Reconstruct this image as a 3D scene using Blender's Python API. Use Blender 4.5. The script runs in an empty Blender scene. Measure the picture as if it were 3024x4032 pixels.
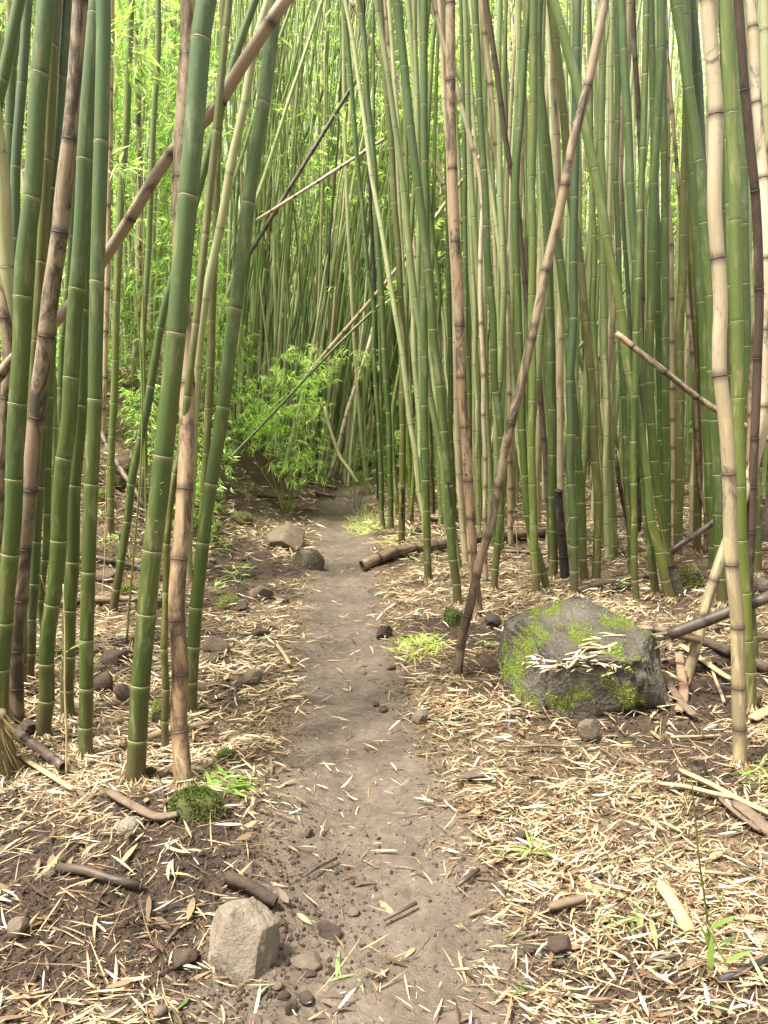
import bpy, math, random
import numpy as np
from mathutils import Vector, Matrix

SC = bpy.context.scene
COL = SC.collection
R = math.radians

# ------------------------------------------------------------------ camera
CAMH, PITCH, F = 1.5, R(9.67), 3028.0
cam_d = bpy.data.cameras.new("camera")
cam = bpy.data.objects.new("camera", cam_d)
COL.objects.link(cam)
cam.location = (0, 0, CAMH)
cam.rotation_euler = (R(90) - PITCH, 0, 0)
cam_d.sensor_fit = 'VERTICAL'
cam_d.sensor_height = 36.0
cam_d.lens = 36.0 * F / 4032.0
cam_d.clip_start = 0.02
cam_d.clip_end = 600
SC.camera = cam

# ------------------------------------------------------------------ light
SUN_EL, SUN_ROT = R(66), R(-118)
w = bpy.data.worlds.new("World"); SC.world = w; w.use_nodes = True
nt = w.node_tree; nt.nodes.clear()
sky = nt.nodes.new('ShaderNodeTexSky'); sky.sky_type = 'NISHITA'
sky.sun_disc = False; sky.sun_elevation = SUN_EL; sky.sun_rotation = SUN_ROT
sky.air_density = 1.2; sky.dust_density = 6.0; sky.ozone_density = 0.6
hs = nt.nodes.new('ShaderNodeHueSaturation'); hs.inputs['Saturation'].default_value = 0.08
bg = nt.nodes.new('ShaderNodeBackground'); bg.inputs['Strength'].default_value = 0.135
wo = nt.nodes.new('ShaderNodeOutputWorld')
nt.links.new(sky.outputs[0], hs.inputs['Color']); wm = nt.nodes.new('ShaderNodeMixRGB'); wm.blend_type = 'MULTIPLY'; wm.inputs[0].default_value = 1; wm.inputs[2].default_value = (1.0, 0.975, 0.90, 1)
nt.links.new(hs.outputs[0], wm.inputs[1]); nt.links.new(wm.outputs[0], bg.inputs['Color'])
nt.links.new(bg.outputs[0], wo.inputs['Surface'])
sl = bpy.data.lights.new("sun", 'SUN'); sl.energy = 4.0; sl.angle = R(6); sl.color = (1.0, 0.94, 0.82)
so = bpy.data.objects.new("sun", sl); COL.objects.link(so)
sd = Vector((math.sin(SUN_ROT) * math.cos(SUN_EL), math.cos(SUN_ROT) * math.cos(SUN_EL), math.sin(SUN_EL)))
so.rotation_euler = (-sd).to_track_quat('-Z', 'Y').to_euler()
so.location = (0, 0, 30)

SC.view_settings.view_transform = 'Standard'
SC.view_settings.look = 'None'
SC.view_settings.exposure = 1.36
SC.view_settings.gamma = 1
try:
    SC.cycles.max_bounces = 7; SC.cycles.diffuse_bounces = 4; SC.cycles.glossy_bounces = 2
    SC.cycles.transmission_bounces = 4; SC.cycles.transparent_max_bounces = 4
    SC.cycles.use_denoising = True; SC.cycles.denoiser = 'OPENIMAGEDENOISE'
    SC.cycles.sample_clamp_indirect = 6
except Exception:
    pass

random.seed(7)
RG = np.random.default_rng(11)

# ------------------------------------------------------------------ helpers: maths
def ray(u, v):
    a, b = (u - 1512) / F, (2016 - v) / F
    c, s = math.cos(PITCH), math.sin(PITCH)
    return np.array([a, c + b * s, -s + b * c])

def at(u, v, Y):
    """world point seen in direction (u, v) of the photograph at depth Y"""
    d = ray(u, v)
    return np.array([0, 0, CAMH]) + d * (Y / d[1])

def _hash(ix, iy, seed):
    n = (ix.astype(np.int64) * 374761393 + iy.astype(np.int64) * 668265263 + seed * 1442695041) & 0xffffffff
    n = ((n ^ (n >> 13)) * 1274126177) & 0xffffffff
    return ((n ^ (n >> 16)) & 0xffff) / 65535.0

def vn(x, y, seed=0):
    x = np.asarray(x, float); y = np.asarray(y, float)
    ix, iy = np.floor(x), np.floor(y)
    fx, fy = x - ix, y - iy
    fx = fx * fx * (3 - 2 * fx); fy = fy * fy * (3 - 2 * fy)
    a = _hash(ix, iy, seed); b = _hash(ix + 1, iy, seed); c = _hash(ix, iy + 1, seed); d = _hash(ix + 1, iy + 1, seed)
    return (a + (b - a) * fx) * (1 - fy) + (c + (d - c) * fx) * fy

def fbm(x, y, seed=0, o=4):
    t, a, n = 0, 1.0, 0
    for k in range(o):
        t = t + a * vn(x * 2 ** k + 17 * k, y * 2 ** k - 9 * k, seed + k); n += a; a *= 0.5
    return t / n

def sst(t):
    t = np.clip(t, 0, 1); return t * t * (3 - 2 * t)

def path_x(y):
    return np.interp(y, [0, 1.5, 3, 4.5, 6.4, 9, 10.5, 13, 16], [-0.05, -0.04, -0.10, -0.26, -0.36, -0.50, -0.35, 0.9, 3.0])

def path_w(y):
    return np.interp(y, [0, 1.5, 2.2, 3, 4.5, 6.4, 9, 12], [0.42, 0.40, 0.34, 0.27, 0.23, 0.25, 0.26, 0.3])

def H0(x, y):
    x = np.asarray(x, float); y = np.asarray(y, float)
    d = (x - path_x(y)) / path_w(y)
    z = -0.05 * np.exp(-d * d)
    z = z + 1.45 * sst((-x - 1.15) / 1.9) * sst((y - 4.6) / 3.2)          # bank on the left
    z = z + 0.16 * sst((-x - 0.9) / 0.9) * sst((y - 7.2) / 1.5)
    z = z + 0.10 * sst((x - 1.0) / 2.0) * sst((y - 3.5) / 3)
    z = z + 0.09 * np.clip(y - 10.5, 0, 20) * sst((y - 10) / 3)
    z = z + 0.30 * np.clip(y - 17, 0, 11)
    z = z + 0.30 * np.clip(-x - 4, 0, 7) + 0.06 * np.clip(x - 5, 0, 10)
    z = z + 0.07 * np.exp(-(((x + 0.72) / 0.42) ** 2 + ((y - 2.15) / 0.42) ** 2))  # loose soil heap
    z = z + 0.06 * np.exp(-(((x - 1.6) / 0.5) ** 2 + ((y - 2.6) / 0.4) ** 2))
    return z

def soil_shade_mask(x, y):
    """1 where loose dark soil is turned up, and where debris shadow is painted in"""
    m = np.exp(-(((x + 0.72) / 0.56) ** 2 + ((y - 2.02) / 0.50) ** 2) ** 1.5)
    m = m + 0.9 * np.exp(-(((x - 0.62) / 0.26) ** 2 + ((y - 3.75) / 0.38) ** 2) ** 1.5)
    m = m + 0.9 * np.exp(-(((x + 1.05) / 0.38) ** 2 + ((y - 6.0) / 0.7) ** 2) ** 1.5)
    m = m + 0.7 * np.exp(-(((x - 0.52) / 0.25) ** 2 + ((y - 4.6) / 0.25) ** 2) ** 1.5)
    m = m + 0.95 * np.exp(-(((x - 1.62) / 0.34) ** 2 + ((y - 3.75) / 0.42) ** 2) ** 1.5)  # shadow among the debris right of the boulder, painted as dark soil
    m = m + 0.9 * np.exp(-(((x - 0.78) / 0.2) ** 2 + ((y - 3.35) / 0.2) ** 2) ** 1.5)
    m = m + 0.8 * sst((fbm(x * 1.6, y * 1.6, 131, 3) - np.where(x < 0, 0.50, 0.55)) / 0.10) * sst((np.abs(x - path_x(y)) / path_w(y) - 0.9) / 0.6)
    return np.clip(m, 0, 1)

def path_mask(x, y):
    d = np.abs(x - path_x(y)) / path_w(y)
    d = d + 0.5 * (fbm(np.asarray(x) * 4, np.asarray(y) * 4, 5) - 0.5)
    return (1 - sst((d - 0.7) / 0.75)) * (1 - sst((np.asarray(y) - 10.6) / 0.8))

def H1(x, y):
    x = np.asarray(x, float); y = np.asarray(y, float)
    pm = path_mask(x, y); sm = soil_shade_mask(x, y)
    off = 1 - pm
    m = 0.05 * (fbm(x * 1.3, y * 1.3, 21) - 0.5) * (0.3 + off)
    m = m + 0.030 * (fbm(x * 7, y * 7, 31, 3) - 0.5) * (0.16 + off * 0.8)
    m = m + 0.045 * (fbm(x * 16, y * 16, 41, 3) - 0.4) * sm
    m = m + 0.008 * (fbm(x * 22, y * 22, 51, 3) - 0.5) + 0.024 * pm * (fbm(x * 6, y * 6, 57, 4) - 0.5) * (1 + 1.0 * sst((2.6 - y) / 1.0))
    return H0(x, y) + m

def hit(u, v):
    d = ray(u, v)
    t = np.linspace(0.8, 60, 6000)
    p = np.array([0, 0, CAMH])[None] + t[:, None] * d[None]
    g = H1(p[:, 0], p[:, 1])
    k = np.argmax(p[:, 2] < g)
    if k == 0: k = len(t) - 1
    q = p[k].copy(); q[2] = g[k]
    return q

# ------------------------------------------------------------------ helpers: meshes
def mk_mesh(name, V, faces_quads=None, faces_tris=None, smooth=True):
    V = np.asarray(V, np.float32)
    me = bpy.data.meshes.new(name)
    q = np.zeros((0, 4), np.int32) if faces_quads is None else np.asarray(faces_quads, np.int32).reshape(-1, 4)
    t = np.zeros((0, 3), np.int32) if faces_tris is None else np.asarray(faces_tris, np.int32).reshape(-1, 3)
    nl = q.size + t.size
    me.vertices.add(len(V)); me.vertices.foreach_set('co', V.ravel())
    me.loops.add(nl); me.loops.foreach_set('vertex_index', np.concatenate([q.ravel(), t.ravel()]))
    npoly = len(q) + len(t)
    me.polygons.add(npoly)
    st = np.concatenate([np.arange(len(q)) * 4, len(q) * 4 + np.arange(len(t)) * 3]).astype(np.int32)
    me.polygons.foreach_set('loop_start', st)
    if smooth: me.polygons.foreach_set('use_smooth', np.ones(npoly, bool))
    me.update(calc_edges=True)
    return me

def fattr(me, name, arr):
    a = me.attributes.new(name, 'FLOAT', 'POINT'); a.data.foreach_set('value', np.asarray(arr, np.float32).ravel())

def vattr(me, name, arr):
    a = me.attributes.new(name, 'FLOAT_VECTOR', 'POINT'); a.data.foreach_set('vector', np.asarray(arr, np.float32).ravel())

def cattr(me, name, arr):
    arr = np.asarray(arr, np.float32)
    if arr.shape[1] == 3: arr = np.concatenate([arr, np.ones((len(arr), 1), np.float32)], 1)
    a = me.color_attributes.new(name, 'FLOAT_COLOR', 'POINT'); a.data.foreach_set('color', arr.ravel())

def ob(name, me, mat=None, parent=None):
    if mat is not None:
        for m in (mat if isinstance(mat, (list, tuple)) else [mat]): me.materials.append(m)
    o = bpy.data.objects.new(name, me); COL.objects.link(o)
    if parent is not None:
        o.parent = parent
    return o

def tag(o, label=None, cat=None, group=None, kind=None):
    if label: o['label'] = label
    if cat: o['category'] = cat
    if group: o['group'] = group
    if kind: o['kind'] = kind
    return o

def empty(name, loc):
    o = bpy.data.objects.new(name, None); COL.objects.link(o); o.location = loc; o.empty_display_size = 0.1
    return o

def frames(P):
    """parallel transport frames along P (M,3)"""
    M = len(P)
    T = np.gradient(P, axis=0); T /= np.linalg.norm(T, axis=1)[:, None] + 1e-12
    ref = np.array([1.0, 0, 0]) if abs(T[0][0]) < 0.8 else np.array([0, 1.0, 0])
    A = np.zeros((M, 3)); B = np.zeros((M, 3))
    a = ref - T[0] * ref.dot(T[0]); a /= np.linalg.norm(a)
    for k in range(M):
        a = a - T[k] * a.dot(T[k]); a /= np.linalg.norm(a) + 1e-12
        A[k] = a; B[k] = np.cross(T[k], a)
    return T, A, B

def sweep(P, rad, n=8, cap=True, cp0=0.0):
    P = np.asarray(P, float); M = len(P)
    T, A, B = frames(P)
    th = np.arange(n) * 2 * np.pi / n
    c, s = np.cos(th), np.sin(th)
    rad = np.broadcast_to(np.asarray(rad, float), (M,))
    V = P[:, None, :] + rad[:, None, None] * (c[None, :, None] * A[:, None, :] + s[None, :, None] * B[:, None, :])
    V = V.reshape(-1, 3)
    i = np.arange(M - 1)[:, None] * n; j = np.arange(n)[None, :]; j2 = (j + 1) % n
    Q = np.stack([i + j, i + j2, i + n + j2, i + n + j], -1).reshape(-1, 4)
    S = np.concatenate([[0], np.cumsum(np.linalg.norm(np.diff(P, axis=0), axis=1))])
    CP = np.stack([rad[:, None] * c[None], rad[:, None] * s[None], np.repeat(S[:, None], n, 1)], -1).reshape(-1, 3)
    tr = None
    if cap:
        V = np.concatenate([V, P[:1], P[-1:]]); a, b = M * n, M * n + 1
        jj = np.arange(n); jj2 = (jj + 1) % n
        tr = np.concatenate([np.stack([np.full(n, a), jj2, jj], 1), np.stack([np.full(n, b), (M - 1) * n + jj, (M - 1) * n + jj2], 1)])
        CP = np.concatenate([CP, [[0, 0, 0]], [[0, 0, S[-1]]]])
    return V, Q, tr, CP, S

def catmull(K, step=0.04):
    K = np.asarray(K, float)
    if len(K) == 2:
        n = max(2, int(np.linalg.norm(K[1] - K[0]) / step)); t = np.linspace(0, 1, n)[:, None]
        return K[0] * (1 - t) + K[1] * t
    Kp = np.concatenate([[2 * K[0] - K[1]], K, [2 * K[-1] - K[-2]]])
    out = []
    for i in range(1, len(Kp) - 2):
        p0, p1, p2, p3 = Kp[i - 1], Kp[i], Kp[i + 1], Kp[i + 2]
        d01, d12, d23 = [max(1e-6, np.linalg.norm(b - a)) ** 0.5 for a, b in ((p0, p1), (p1, p2), (p2, p3))]
        m1 = (p1 - p0) / d01 - (p2 - p0) / (d01 + d12) + (p2 - p1) / d12
        m2 = (p2 - p1) / d12 - (p3 - p1) / (d12 + d23) + (p3 - p2) / d23
        m1 *= d12; m2 *= d12
        n = max(2, int(np.linalg.norm(p2 - p1) / step))
        t = np.linspace(0, 1, n, endpoint=False)[:, None]
        out.append((2 * t ** 3 - 3 * t ** 2 + 1) * p1 + (t ** 3 - 2 * t ** 2 + t) * m1 + (-2 * t ** 3 + 3 * t ** 2) * p2 + (t ** 3 - t ** 2) * m2)
    out.append(K[-1:])
    return np.concatenate(out)

def arcpts(C, s):
    S = np.concatenate([[0], np.cumsum(np.linalg.norm(np.diff(C, axis=0), axis=1))])
    return np.stack([np.interp(s, S, C[:, k]) for k in range(3)], -1), S[-1]

def unit(a):
    return a / (np.linalg.norm(a, axis=-1, keepdims=True) + 1e-12)

def blades(P, D, N, L, W, curl, col, detailed=False, side=0.0):
    """many separate lance-shaped blades in one mesh. P base, D direction, N normal"""
    n = len(P)
    D = unit(D); N = unit(N - D * np.sum(N * D, 1, keepdims=True)); B = np.cross(D, N)
    L = L[:, None]; W = W[:, None]; curl = curl[:, None]
    ts = [0.22, 0.5, 0.78] if detailed else [0.35]
    ws = [0.42, 0.5, 0.30] if detailed else [0.5]
    parts = [P]
    sb = RG.normal(0, 1, (n, 1)) * side
    for t, wv in zip(ts, ws):
        c = P + D * L * t - N * L * curl * t * t + B * L * sb * t * (1 - t)
        parts += [c + B * W * wv + N * W * 0.12, c - B * W * wv + N * W * 0.12]
    parts.append(P + D * L - N * L * curl)
    m = len(parts)
    V = np.stack(parts, 1).reshape(-1, 3)
    base = (np.arange(n) * m)[:, None]
    tr = [base + np.array([[0, 1, 2]]), base + np.array([[m - 1, m - 2, m - 3]])]
    T = np.concatenate(tr)
    Q = None
    if detailed:
        Q = np.concatenate([base + np.array([[1, 3, 4, 2]]), base + np.array([[3, 5, 6, 4]])])
    return V, Q, T, np.repeat(col, m, 0)

def blade_mesh(name, *a, **k):
    V, Q, T, C = blades(*a, **k)
    me = mk_mesh(name, V, Q, T, smooth=False); cattr(me, 'col', C)
    return me

def join_geo(items):
    """items: list of (V,Q,T,C) -> one"""
    off = 0; Vs, Qs, Ts, Cs = [], [], [], []
    for V, Q, T, C in items:
        Vs.append(V); Cs.append(C)
        if Q is not None: Qs.append(np.asarray(Q) + off)
        if T is not None: Ts.append(np.asarray(T) + off)
        off += len(V)
    return (np.concatenate(Vs), np.concatenate(Qs) if Qs else None, np.concatenate(Ts) if Ts else None, np.concatenate(Cs))

# ------------------------------------------------------------------ helpers: materials
class NT:
    def __init__(s, name):
        s.m = bpy.data.materials.new(name); s.m.use_nodes = True; s.t = s.m.node_tree; s.t.nodes.clear()
        s.out = s.n('ShaderNodeOutputMaterial')
    def n(s, typ, **kw):
        x = s.t.nodes.new(typ)
        for k, v in kw.items(): setattr(x, k, v)
        return x
    def l(s, a, b): s.t.links.new(a, b)
    def attr(s, name, kind='Fac'):
        x = s.n('ShaderNodeAttribute'); x.attribute_name = name; return x.outputs[kind]
    def noise(s, vec, scale, detail=3, rough=0.55, dist=0):
        x = s.n('ShaderNodeTexNoise'); x.inputs['Scale'].default_value = scale; x.inputs['Detail'].default_value = detail
        x.inputs['Roughness'].default_value = rough; x.inputs['Distortion'].default_value = dist
        if vec is not None: s.l(vec, x.inputs['Vector'])
        return x.outputs['Fac']
    def ramp(s, fac, stops):
        x = s.n('ShaderNodeValToRGB'); e = x.color_ramp.elements
        while len(e) < len(stops): e.new(0.5)
        for k, (p, c) in enumerate(stops):
            e[k].position = p; e[k].color = (*c, 1) if len(c) == 3 else c
        s.l(fac, x.inputs['Fac']); return x.outputs['Color']
    def mr(s, v, a, b, c=0, d=1):
        x = s.n('ShaderNodeMapRange'); s.l(v, x.inputs[0])
        for k, q in zip((1, 2, 3, 4), (a, b, c, d)): x.inputs[k].default_value = q
        return x.outputs[0]
    def mix(s, f, a, b, typ='MIX'):
        x = s.n('ShaderNodeMixRGB', blend_type=typ)
        for i, q in zip((0, 1, 2), (f, a, b)):
            if isinstance(q, (int, float)): x.inputs[i].default_value = q
            elif isinstance(q, tuple): x.inputs[i].default_value = (*q, 1)
            else: s.l(q, x.inputs[i])
        return x.outputs[0]
    def math(s, op, a, b=0.0):
        x = s.n('ShaderNodeMath', operation=op)
        for i, q in zip((0, 1), (a, b)):
            if isinstance(q, (int, float)): x.inputs[i].default_value = q
            else: s.l(q, x.inputs[i])
        return x.outputs[0]
    def vmul(s, v, k):
        x = s.n('ShaderNodeVectorMath', operation='MULTIPLY'); s.l(v, x.inputs[0]); x.inputs[1].default_value = k
        return x.outputs[0]
    def vadd(s, v, b):
        x = s.n('ShaderNodeVectorMath', operation='ADD'); s.l(v, x.inputs[0]); s.l(b, x.inputs[1])
        return x.outputs[0]
    def bump(s, h, strength=0.4, dist=0.01):
        x = s.n('ShaderNodeBump'); x.inputs['Strength'].default_value = strength; x.inputs['Distance'].default_value = dist
        s.l(h, x.inputs['Height']); return x.outputs[0]
    def bsdf(s, col, rough=0.6, spec=0.4, normal=None, sheen=0):
        x = s.n('ShaderNodeBsdfPrincipled')
        if isinstance(col, tuple): x.inputs['Base Color'].default_value = (*col, 1)
        else: s.l(col, x.inputs['Base Color'])
        if isinstance(rough, (int, float)): x.inputs['Roughness'].default_value = rough
        else: s.l(rough, x.inputs['Roughness'])
        x.inputs['Specular IOR Level'].default_value = spec
        if normal is not None: s.l(normal, x.inputs['Normal'])
        return x.outputs[0]
    def done(s, sh):
        s.l(sh, s.out.inputs['Surface']); return s.m

def culm_material(name, low, high, alt, blot=(0.4, 0.32, 0.2), blot_amt=0.15, dark=(0.03, 0.025, 0.02), dark_amt=0.0, node_pale=(0.35, 0.38, 0.2), node_dark=(0.02, 0.03, 0.01), pale_amt=0.8, rough=0.42, z0=0.6, z1=3.6, foot=None):
    k = NT(name)
    cp = k.attr('cp', 'Vector'); oi = k.n('ShaderNodeObjectInfo').outputs['Random']
    comb = k.n('ShaderNodeCombineXYZ')
    r50 = k.math('MULTIPLY', oi, 53.0)
    for i in range(3): k.l(r50, comb.inputs[i])
    cpo = k.vadd(cp, comb.outputs[0])
    streak = k.vmul(cpo, (1, 1, 0.045))
    blv = k.vmul(cpo, (1, 1, 0.16))
    fine = k.noise(streak, 190, 4, 0.65)
    broad = k.noise(blv, 26, 4, 0.6, 0.5)
    tone = k.noise(k.vmul(cpo, (0.4, 0.4, 0.5)), 4.0, 2)
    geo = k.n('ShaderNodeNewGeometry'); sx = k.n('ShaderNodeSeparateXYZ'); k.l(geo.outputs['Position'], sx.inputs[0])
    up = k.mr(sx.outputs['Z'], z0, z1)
    c = k.mix(up, low, high)  # green stems: low tone carries painted shade, high tone the waxy bloom
    c = k.mix(k.math('MULTIPLY', k.mr(tone, 0.35, 0.7), 0.7), c, alt)
    c = k.mix(k.mr(oi, 0, 1, 0.0, 0.35), c, alt)
    if foot:
        sz_ = k.n('ShaderNodeSeparateXYZ'); k.l(cp, sz_.inputs[0])
        ft = k.math('ADD', sz_.outputs['Z'], k.mr(broad, 0.3, 0.7, -0.12, 0.12))
        c = k.mix(k.mr(ft, 0.08, 0.42, 0.85, 0), c, foot)
    # tan scars and streaks
    b = k.math('MULTIPLY', k.mr(broad, 0.60 - blot_amt * 0.3, 0.72 - blot_amt * 0.3), min(1.0, blot_amt * 3))
    c = k.mix(b, c, blot)
    c = k.mix(k.mr(fine, 0.60, 0.80, 0, 0.35), c, blot)
    c = k.mix(k.mr(fine, 0.2, 0.44, 0.42, 0), c, dark)
    lich = k.noise(k.vmul(cpo, (1, 1, 0.4)), 9, 5, 0.75)
    c = k.mix(k.mr(lich, 0.56, 0.74, 0, 0.30), c, (0.42, 0.44, 0.32))
    sp = k.noise(cpo, 300, 2, 0.5)
    c = k.mix(k.mr(sp, 0.74, 0.80, 0, 0.3), c, (0.35, 0.36, 0.25))
    if dark_amt > 0:
        dn = k.noise(k.vmul(cpo, (1, 1, 0.30)), 11, 7, 0.78, 1.0)
        c = k.mix(k.mr(dn, 0.60 - dark_amt * 0.2, 0.70 - dark_amt * 0.2, 0, 0.85), c, dark)
    nc = k.attr('ncol')
    pale = k.math('MULTIPLY', k.mr(nc, 0.0, -1.0), pale_amt)
    dk = k.mr(nc, 0.0, 1.0, 0, 0.9)
    c = k.mix(pale, c, node_pale); c = k.mix(dk, c, node_dark)
    h = k.math('ADD', k.math('MULTIPLY', fine, 0.6), k.math('MULTIPLY', broad, 0.6))
    nrm = k.bump(h, 0.25, 0.002)
    rg = k.mr(broad, 0.3, 0.8, rough - 0.06, rough + 0.2)
    return k.done(k.bsdf(c, rg, 0.45, nrm))

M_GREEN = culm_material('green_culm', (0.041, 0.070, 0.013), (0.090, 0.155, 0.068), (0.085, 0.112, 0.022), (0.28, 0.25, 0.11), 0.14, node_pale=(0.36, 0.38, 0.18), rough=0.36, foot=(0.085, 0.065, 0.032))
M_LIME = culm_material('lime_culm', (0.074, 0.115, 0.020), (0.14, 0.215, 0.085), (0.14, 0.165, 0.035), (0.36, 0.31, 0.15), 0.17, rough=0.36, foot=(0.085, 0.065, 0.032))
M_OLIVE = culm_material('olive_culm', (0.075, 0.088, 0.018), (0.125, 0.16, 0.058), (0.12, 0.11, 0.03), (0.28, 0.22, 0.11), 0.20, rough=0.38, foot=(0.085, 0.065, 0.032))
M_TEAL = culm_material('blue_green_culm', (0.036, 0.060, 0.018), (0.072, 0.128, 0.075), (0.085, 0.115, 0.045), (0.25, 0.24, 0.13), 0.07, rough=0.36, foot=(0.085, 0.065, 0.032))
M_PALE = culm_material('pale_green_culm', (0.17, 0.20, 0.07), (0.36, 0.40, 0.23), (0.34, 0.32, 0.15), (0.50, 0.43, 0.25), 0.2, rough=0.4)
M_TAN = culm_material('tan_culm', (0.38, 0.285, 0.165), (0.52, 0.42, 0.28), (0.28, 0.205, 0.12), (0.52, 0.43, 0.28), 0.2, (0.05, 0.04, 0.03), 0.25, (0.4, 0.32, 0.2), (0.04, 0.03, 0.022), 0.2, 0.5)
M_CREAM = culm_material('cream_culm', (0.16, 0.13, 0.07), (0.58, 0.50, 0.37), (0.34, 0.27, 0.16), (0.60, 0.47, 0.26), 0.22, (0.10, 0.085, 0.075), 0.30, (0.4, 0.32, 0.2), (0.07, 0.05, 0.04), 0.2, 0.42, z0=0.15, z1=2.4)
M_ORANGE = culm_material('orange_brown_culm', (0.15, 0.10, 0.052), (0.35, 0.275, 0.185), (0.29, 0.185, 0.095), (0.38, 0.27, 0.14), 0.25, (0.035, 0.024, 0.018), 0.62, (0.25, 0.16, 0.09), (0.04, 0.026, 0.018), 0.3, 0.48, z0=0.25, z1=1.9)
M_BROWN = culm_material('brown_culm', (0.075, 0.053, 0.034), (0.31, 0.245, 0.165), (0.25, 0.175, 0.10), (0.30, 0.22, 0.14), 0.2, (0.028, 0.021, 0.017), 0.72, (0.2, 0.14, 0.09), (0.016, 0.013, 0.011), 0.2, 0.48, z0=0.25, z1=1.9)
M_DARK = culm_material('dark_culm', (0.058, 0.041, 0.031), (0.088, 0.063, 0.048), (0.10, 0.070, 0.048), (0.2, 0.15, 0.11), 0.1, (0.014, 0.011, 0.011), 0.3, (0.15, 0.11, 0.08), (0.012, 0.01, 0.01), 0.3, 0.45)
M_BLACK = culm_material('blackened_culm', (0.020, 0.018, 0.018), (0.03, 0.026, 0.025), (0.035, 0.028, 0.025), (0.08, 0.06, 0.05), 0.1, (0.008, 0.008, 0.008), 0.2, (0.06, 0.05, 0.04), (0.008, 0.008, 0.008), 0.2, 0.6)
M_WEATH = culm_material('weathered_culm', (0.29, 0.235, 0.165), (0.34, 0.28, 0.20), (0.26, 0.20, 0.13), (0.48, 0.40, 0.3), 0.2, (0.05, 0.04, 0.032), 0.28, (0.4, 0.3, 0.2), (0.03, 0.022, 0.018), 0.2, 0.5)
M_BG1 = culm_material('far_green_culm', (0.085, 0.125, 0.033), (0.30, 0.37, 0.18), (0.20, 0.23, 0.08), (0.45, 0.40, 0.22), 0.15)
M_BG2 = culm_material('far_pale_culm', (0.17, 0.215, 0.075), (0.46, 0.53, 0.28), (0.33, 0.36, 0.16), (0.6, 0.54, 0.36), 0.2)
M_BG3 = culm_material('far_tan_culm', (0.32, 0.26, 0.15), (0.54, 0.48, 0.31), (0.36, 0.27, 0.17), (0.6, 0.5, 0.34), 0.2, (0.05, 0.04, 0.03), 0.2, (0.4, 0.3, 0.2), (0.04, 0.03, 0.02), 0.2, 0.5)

def leaf_material(name, trans=0.4, rough=0.5, tint=(1, 1, 1), tcol=None, tmul=1.6):
    k = NT(name)
    c = k.attr('col', 'Color')
    c = k.mix(1.0, c, tint, 'MULTIPLY')
    sh = k.bsdf(c, rough, 0.35)
    if trans > 0:
        t = k.n('ShaderNodeBsdfTranslucent')
        c2 = k.mix(1.0, c, tcol or (tmul * 0.95, tmul, tmul * 0.68), 'MULTIPLY')
        k.l(c2, t.inputs['Color'])
        mx = k.n('ShaderNodeMixShader'); mx.inputs[0].default_value = trans
        k.l(sh, mx.inputs[1]); k.l(t.outputs[0], mx.inputs[2]); sh = mx.outputs[0]
    return k.done(sh)

M_LEAF = leaf_material('living_bamboo_leaf', 0.52, 0.30, tmul=2.4)
M_DRY = leaf_material('dry_bamboo_leaf', 0.12, 0.62, tmul=1.0, tcol=(1, 0.9, 0.7))
M_MOSS = leaf_material('moss', 0.25, 0.8, tmul=1.4)

def simple(name, c1, c2, scale=20, rough=0.8, bump=0.5, dist=0.01, c3=None, obj=False, spots=None):
    k = NT(name)
    tc = k.n('ShaderNodeTexCoord').outputs['Object'] if obj else k.n('ShaderNodeNewGeometry').outputs['Position']
    a = k.noise(tc, scale, 6, 0.65, 0.3); b = k.noise(tc, scale * 5, 5, 0.7)
    c = k.mix(k.mr(a, 0.3, 0.7), c1, c2)
    if c3: c = k.mix(k.mr(b, 0.55, 0.75), c, c3)
    if spots:
        vo = k.n('ShaderNodeTexVoronoi'); vo.inputs['Scale'].default_value = scale * 6; k.l(tc, vo.inputs['Vector'])
        c = k.mix(k.mr(vo.outputs['Distance'], 0.0, 0.25, 0.8, 0), c, spots)
    h = k.math('ADD', a, k.math('MULTIPLY', b, 0.5))
    return k.done(k.bsdf(c, rough, 0.25, k.bump(h, bump, dist)))

M_ROCK_L = simple('pale_basalt', (0.155, 0.13, 0.098), (0.225, 0.19, 0.148), 9, 0.85, 1.0, 0.02, (0.13, 0.10, 0.065))
M_ROCK_G = simple('grey_basalt', (0.075, 0.061, 0.045), (0.16, 0.132, 0.098), 9, 0.85, 1.0, 0.03, (0.045, 0.036, 0.027), spots=(0.05, 0.04, 0.035))
def boulder_mat():
    k = NT('mossy_basalt'); tc = k.n('ShaderNodeNewGeometry').outputs['Position']
    a = k.noise(tc, 7, 6, .65, .4); b = k.noise(tc, 45, 6, .75); d = k.noise(tc, 160, 3, .7)
    c = k.mix(k.mr(a, .3, .7), (0.075, 0.064, 0.050), (0.175, 0.152, 0.122)); c = k.mix(k.mr(b, .5, .7, 0, .7), c, (0.045, 0.036, 0.027))
    c = k.mix(k.mr(d, .62, .72, 0, .5), c, (0.27, 0.235, 0.18))
    vo = k.n('ShaderNodeTexVoronoi'); vo.inputs['Scale'].default_value = 60; k.l(tc, vo.inputs['Vector'])
    c = k.mix(k.mr(vo.outputs['Distance'], .05, .3, .7, 0), c, (0.03, 0.025, 0.02))
    mg = k.mix(k.mr(b, .35, .65), (0.08, 0.11, 0.02), (0.20, 0.25, 0.04))
    c = k.mix(k.math('MULTIPLY', k.attr('mossm'), k.mr(b, .35, .55, .25, 1)), c, mg)
    h = k.math('ADD', k.math('ADD', a, k.math('MULTIPLY', b, .7)), k.math('MULTIPLY', vo.outputs['Distance'], .35))
    return k.done(k.bsdf(c, .88, .25, k.bump(h, 1.0, .03)))
M_BOULDER = boulder_mat()
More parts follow.
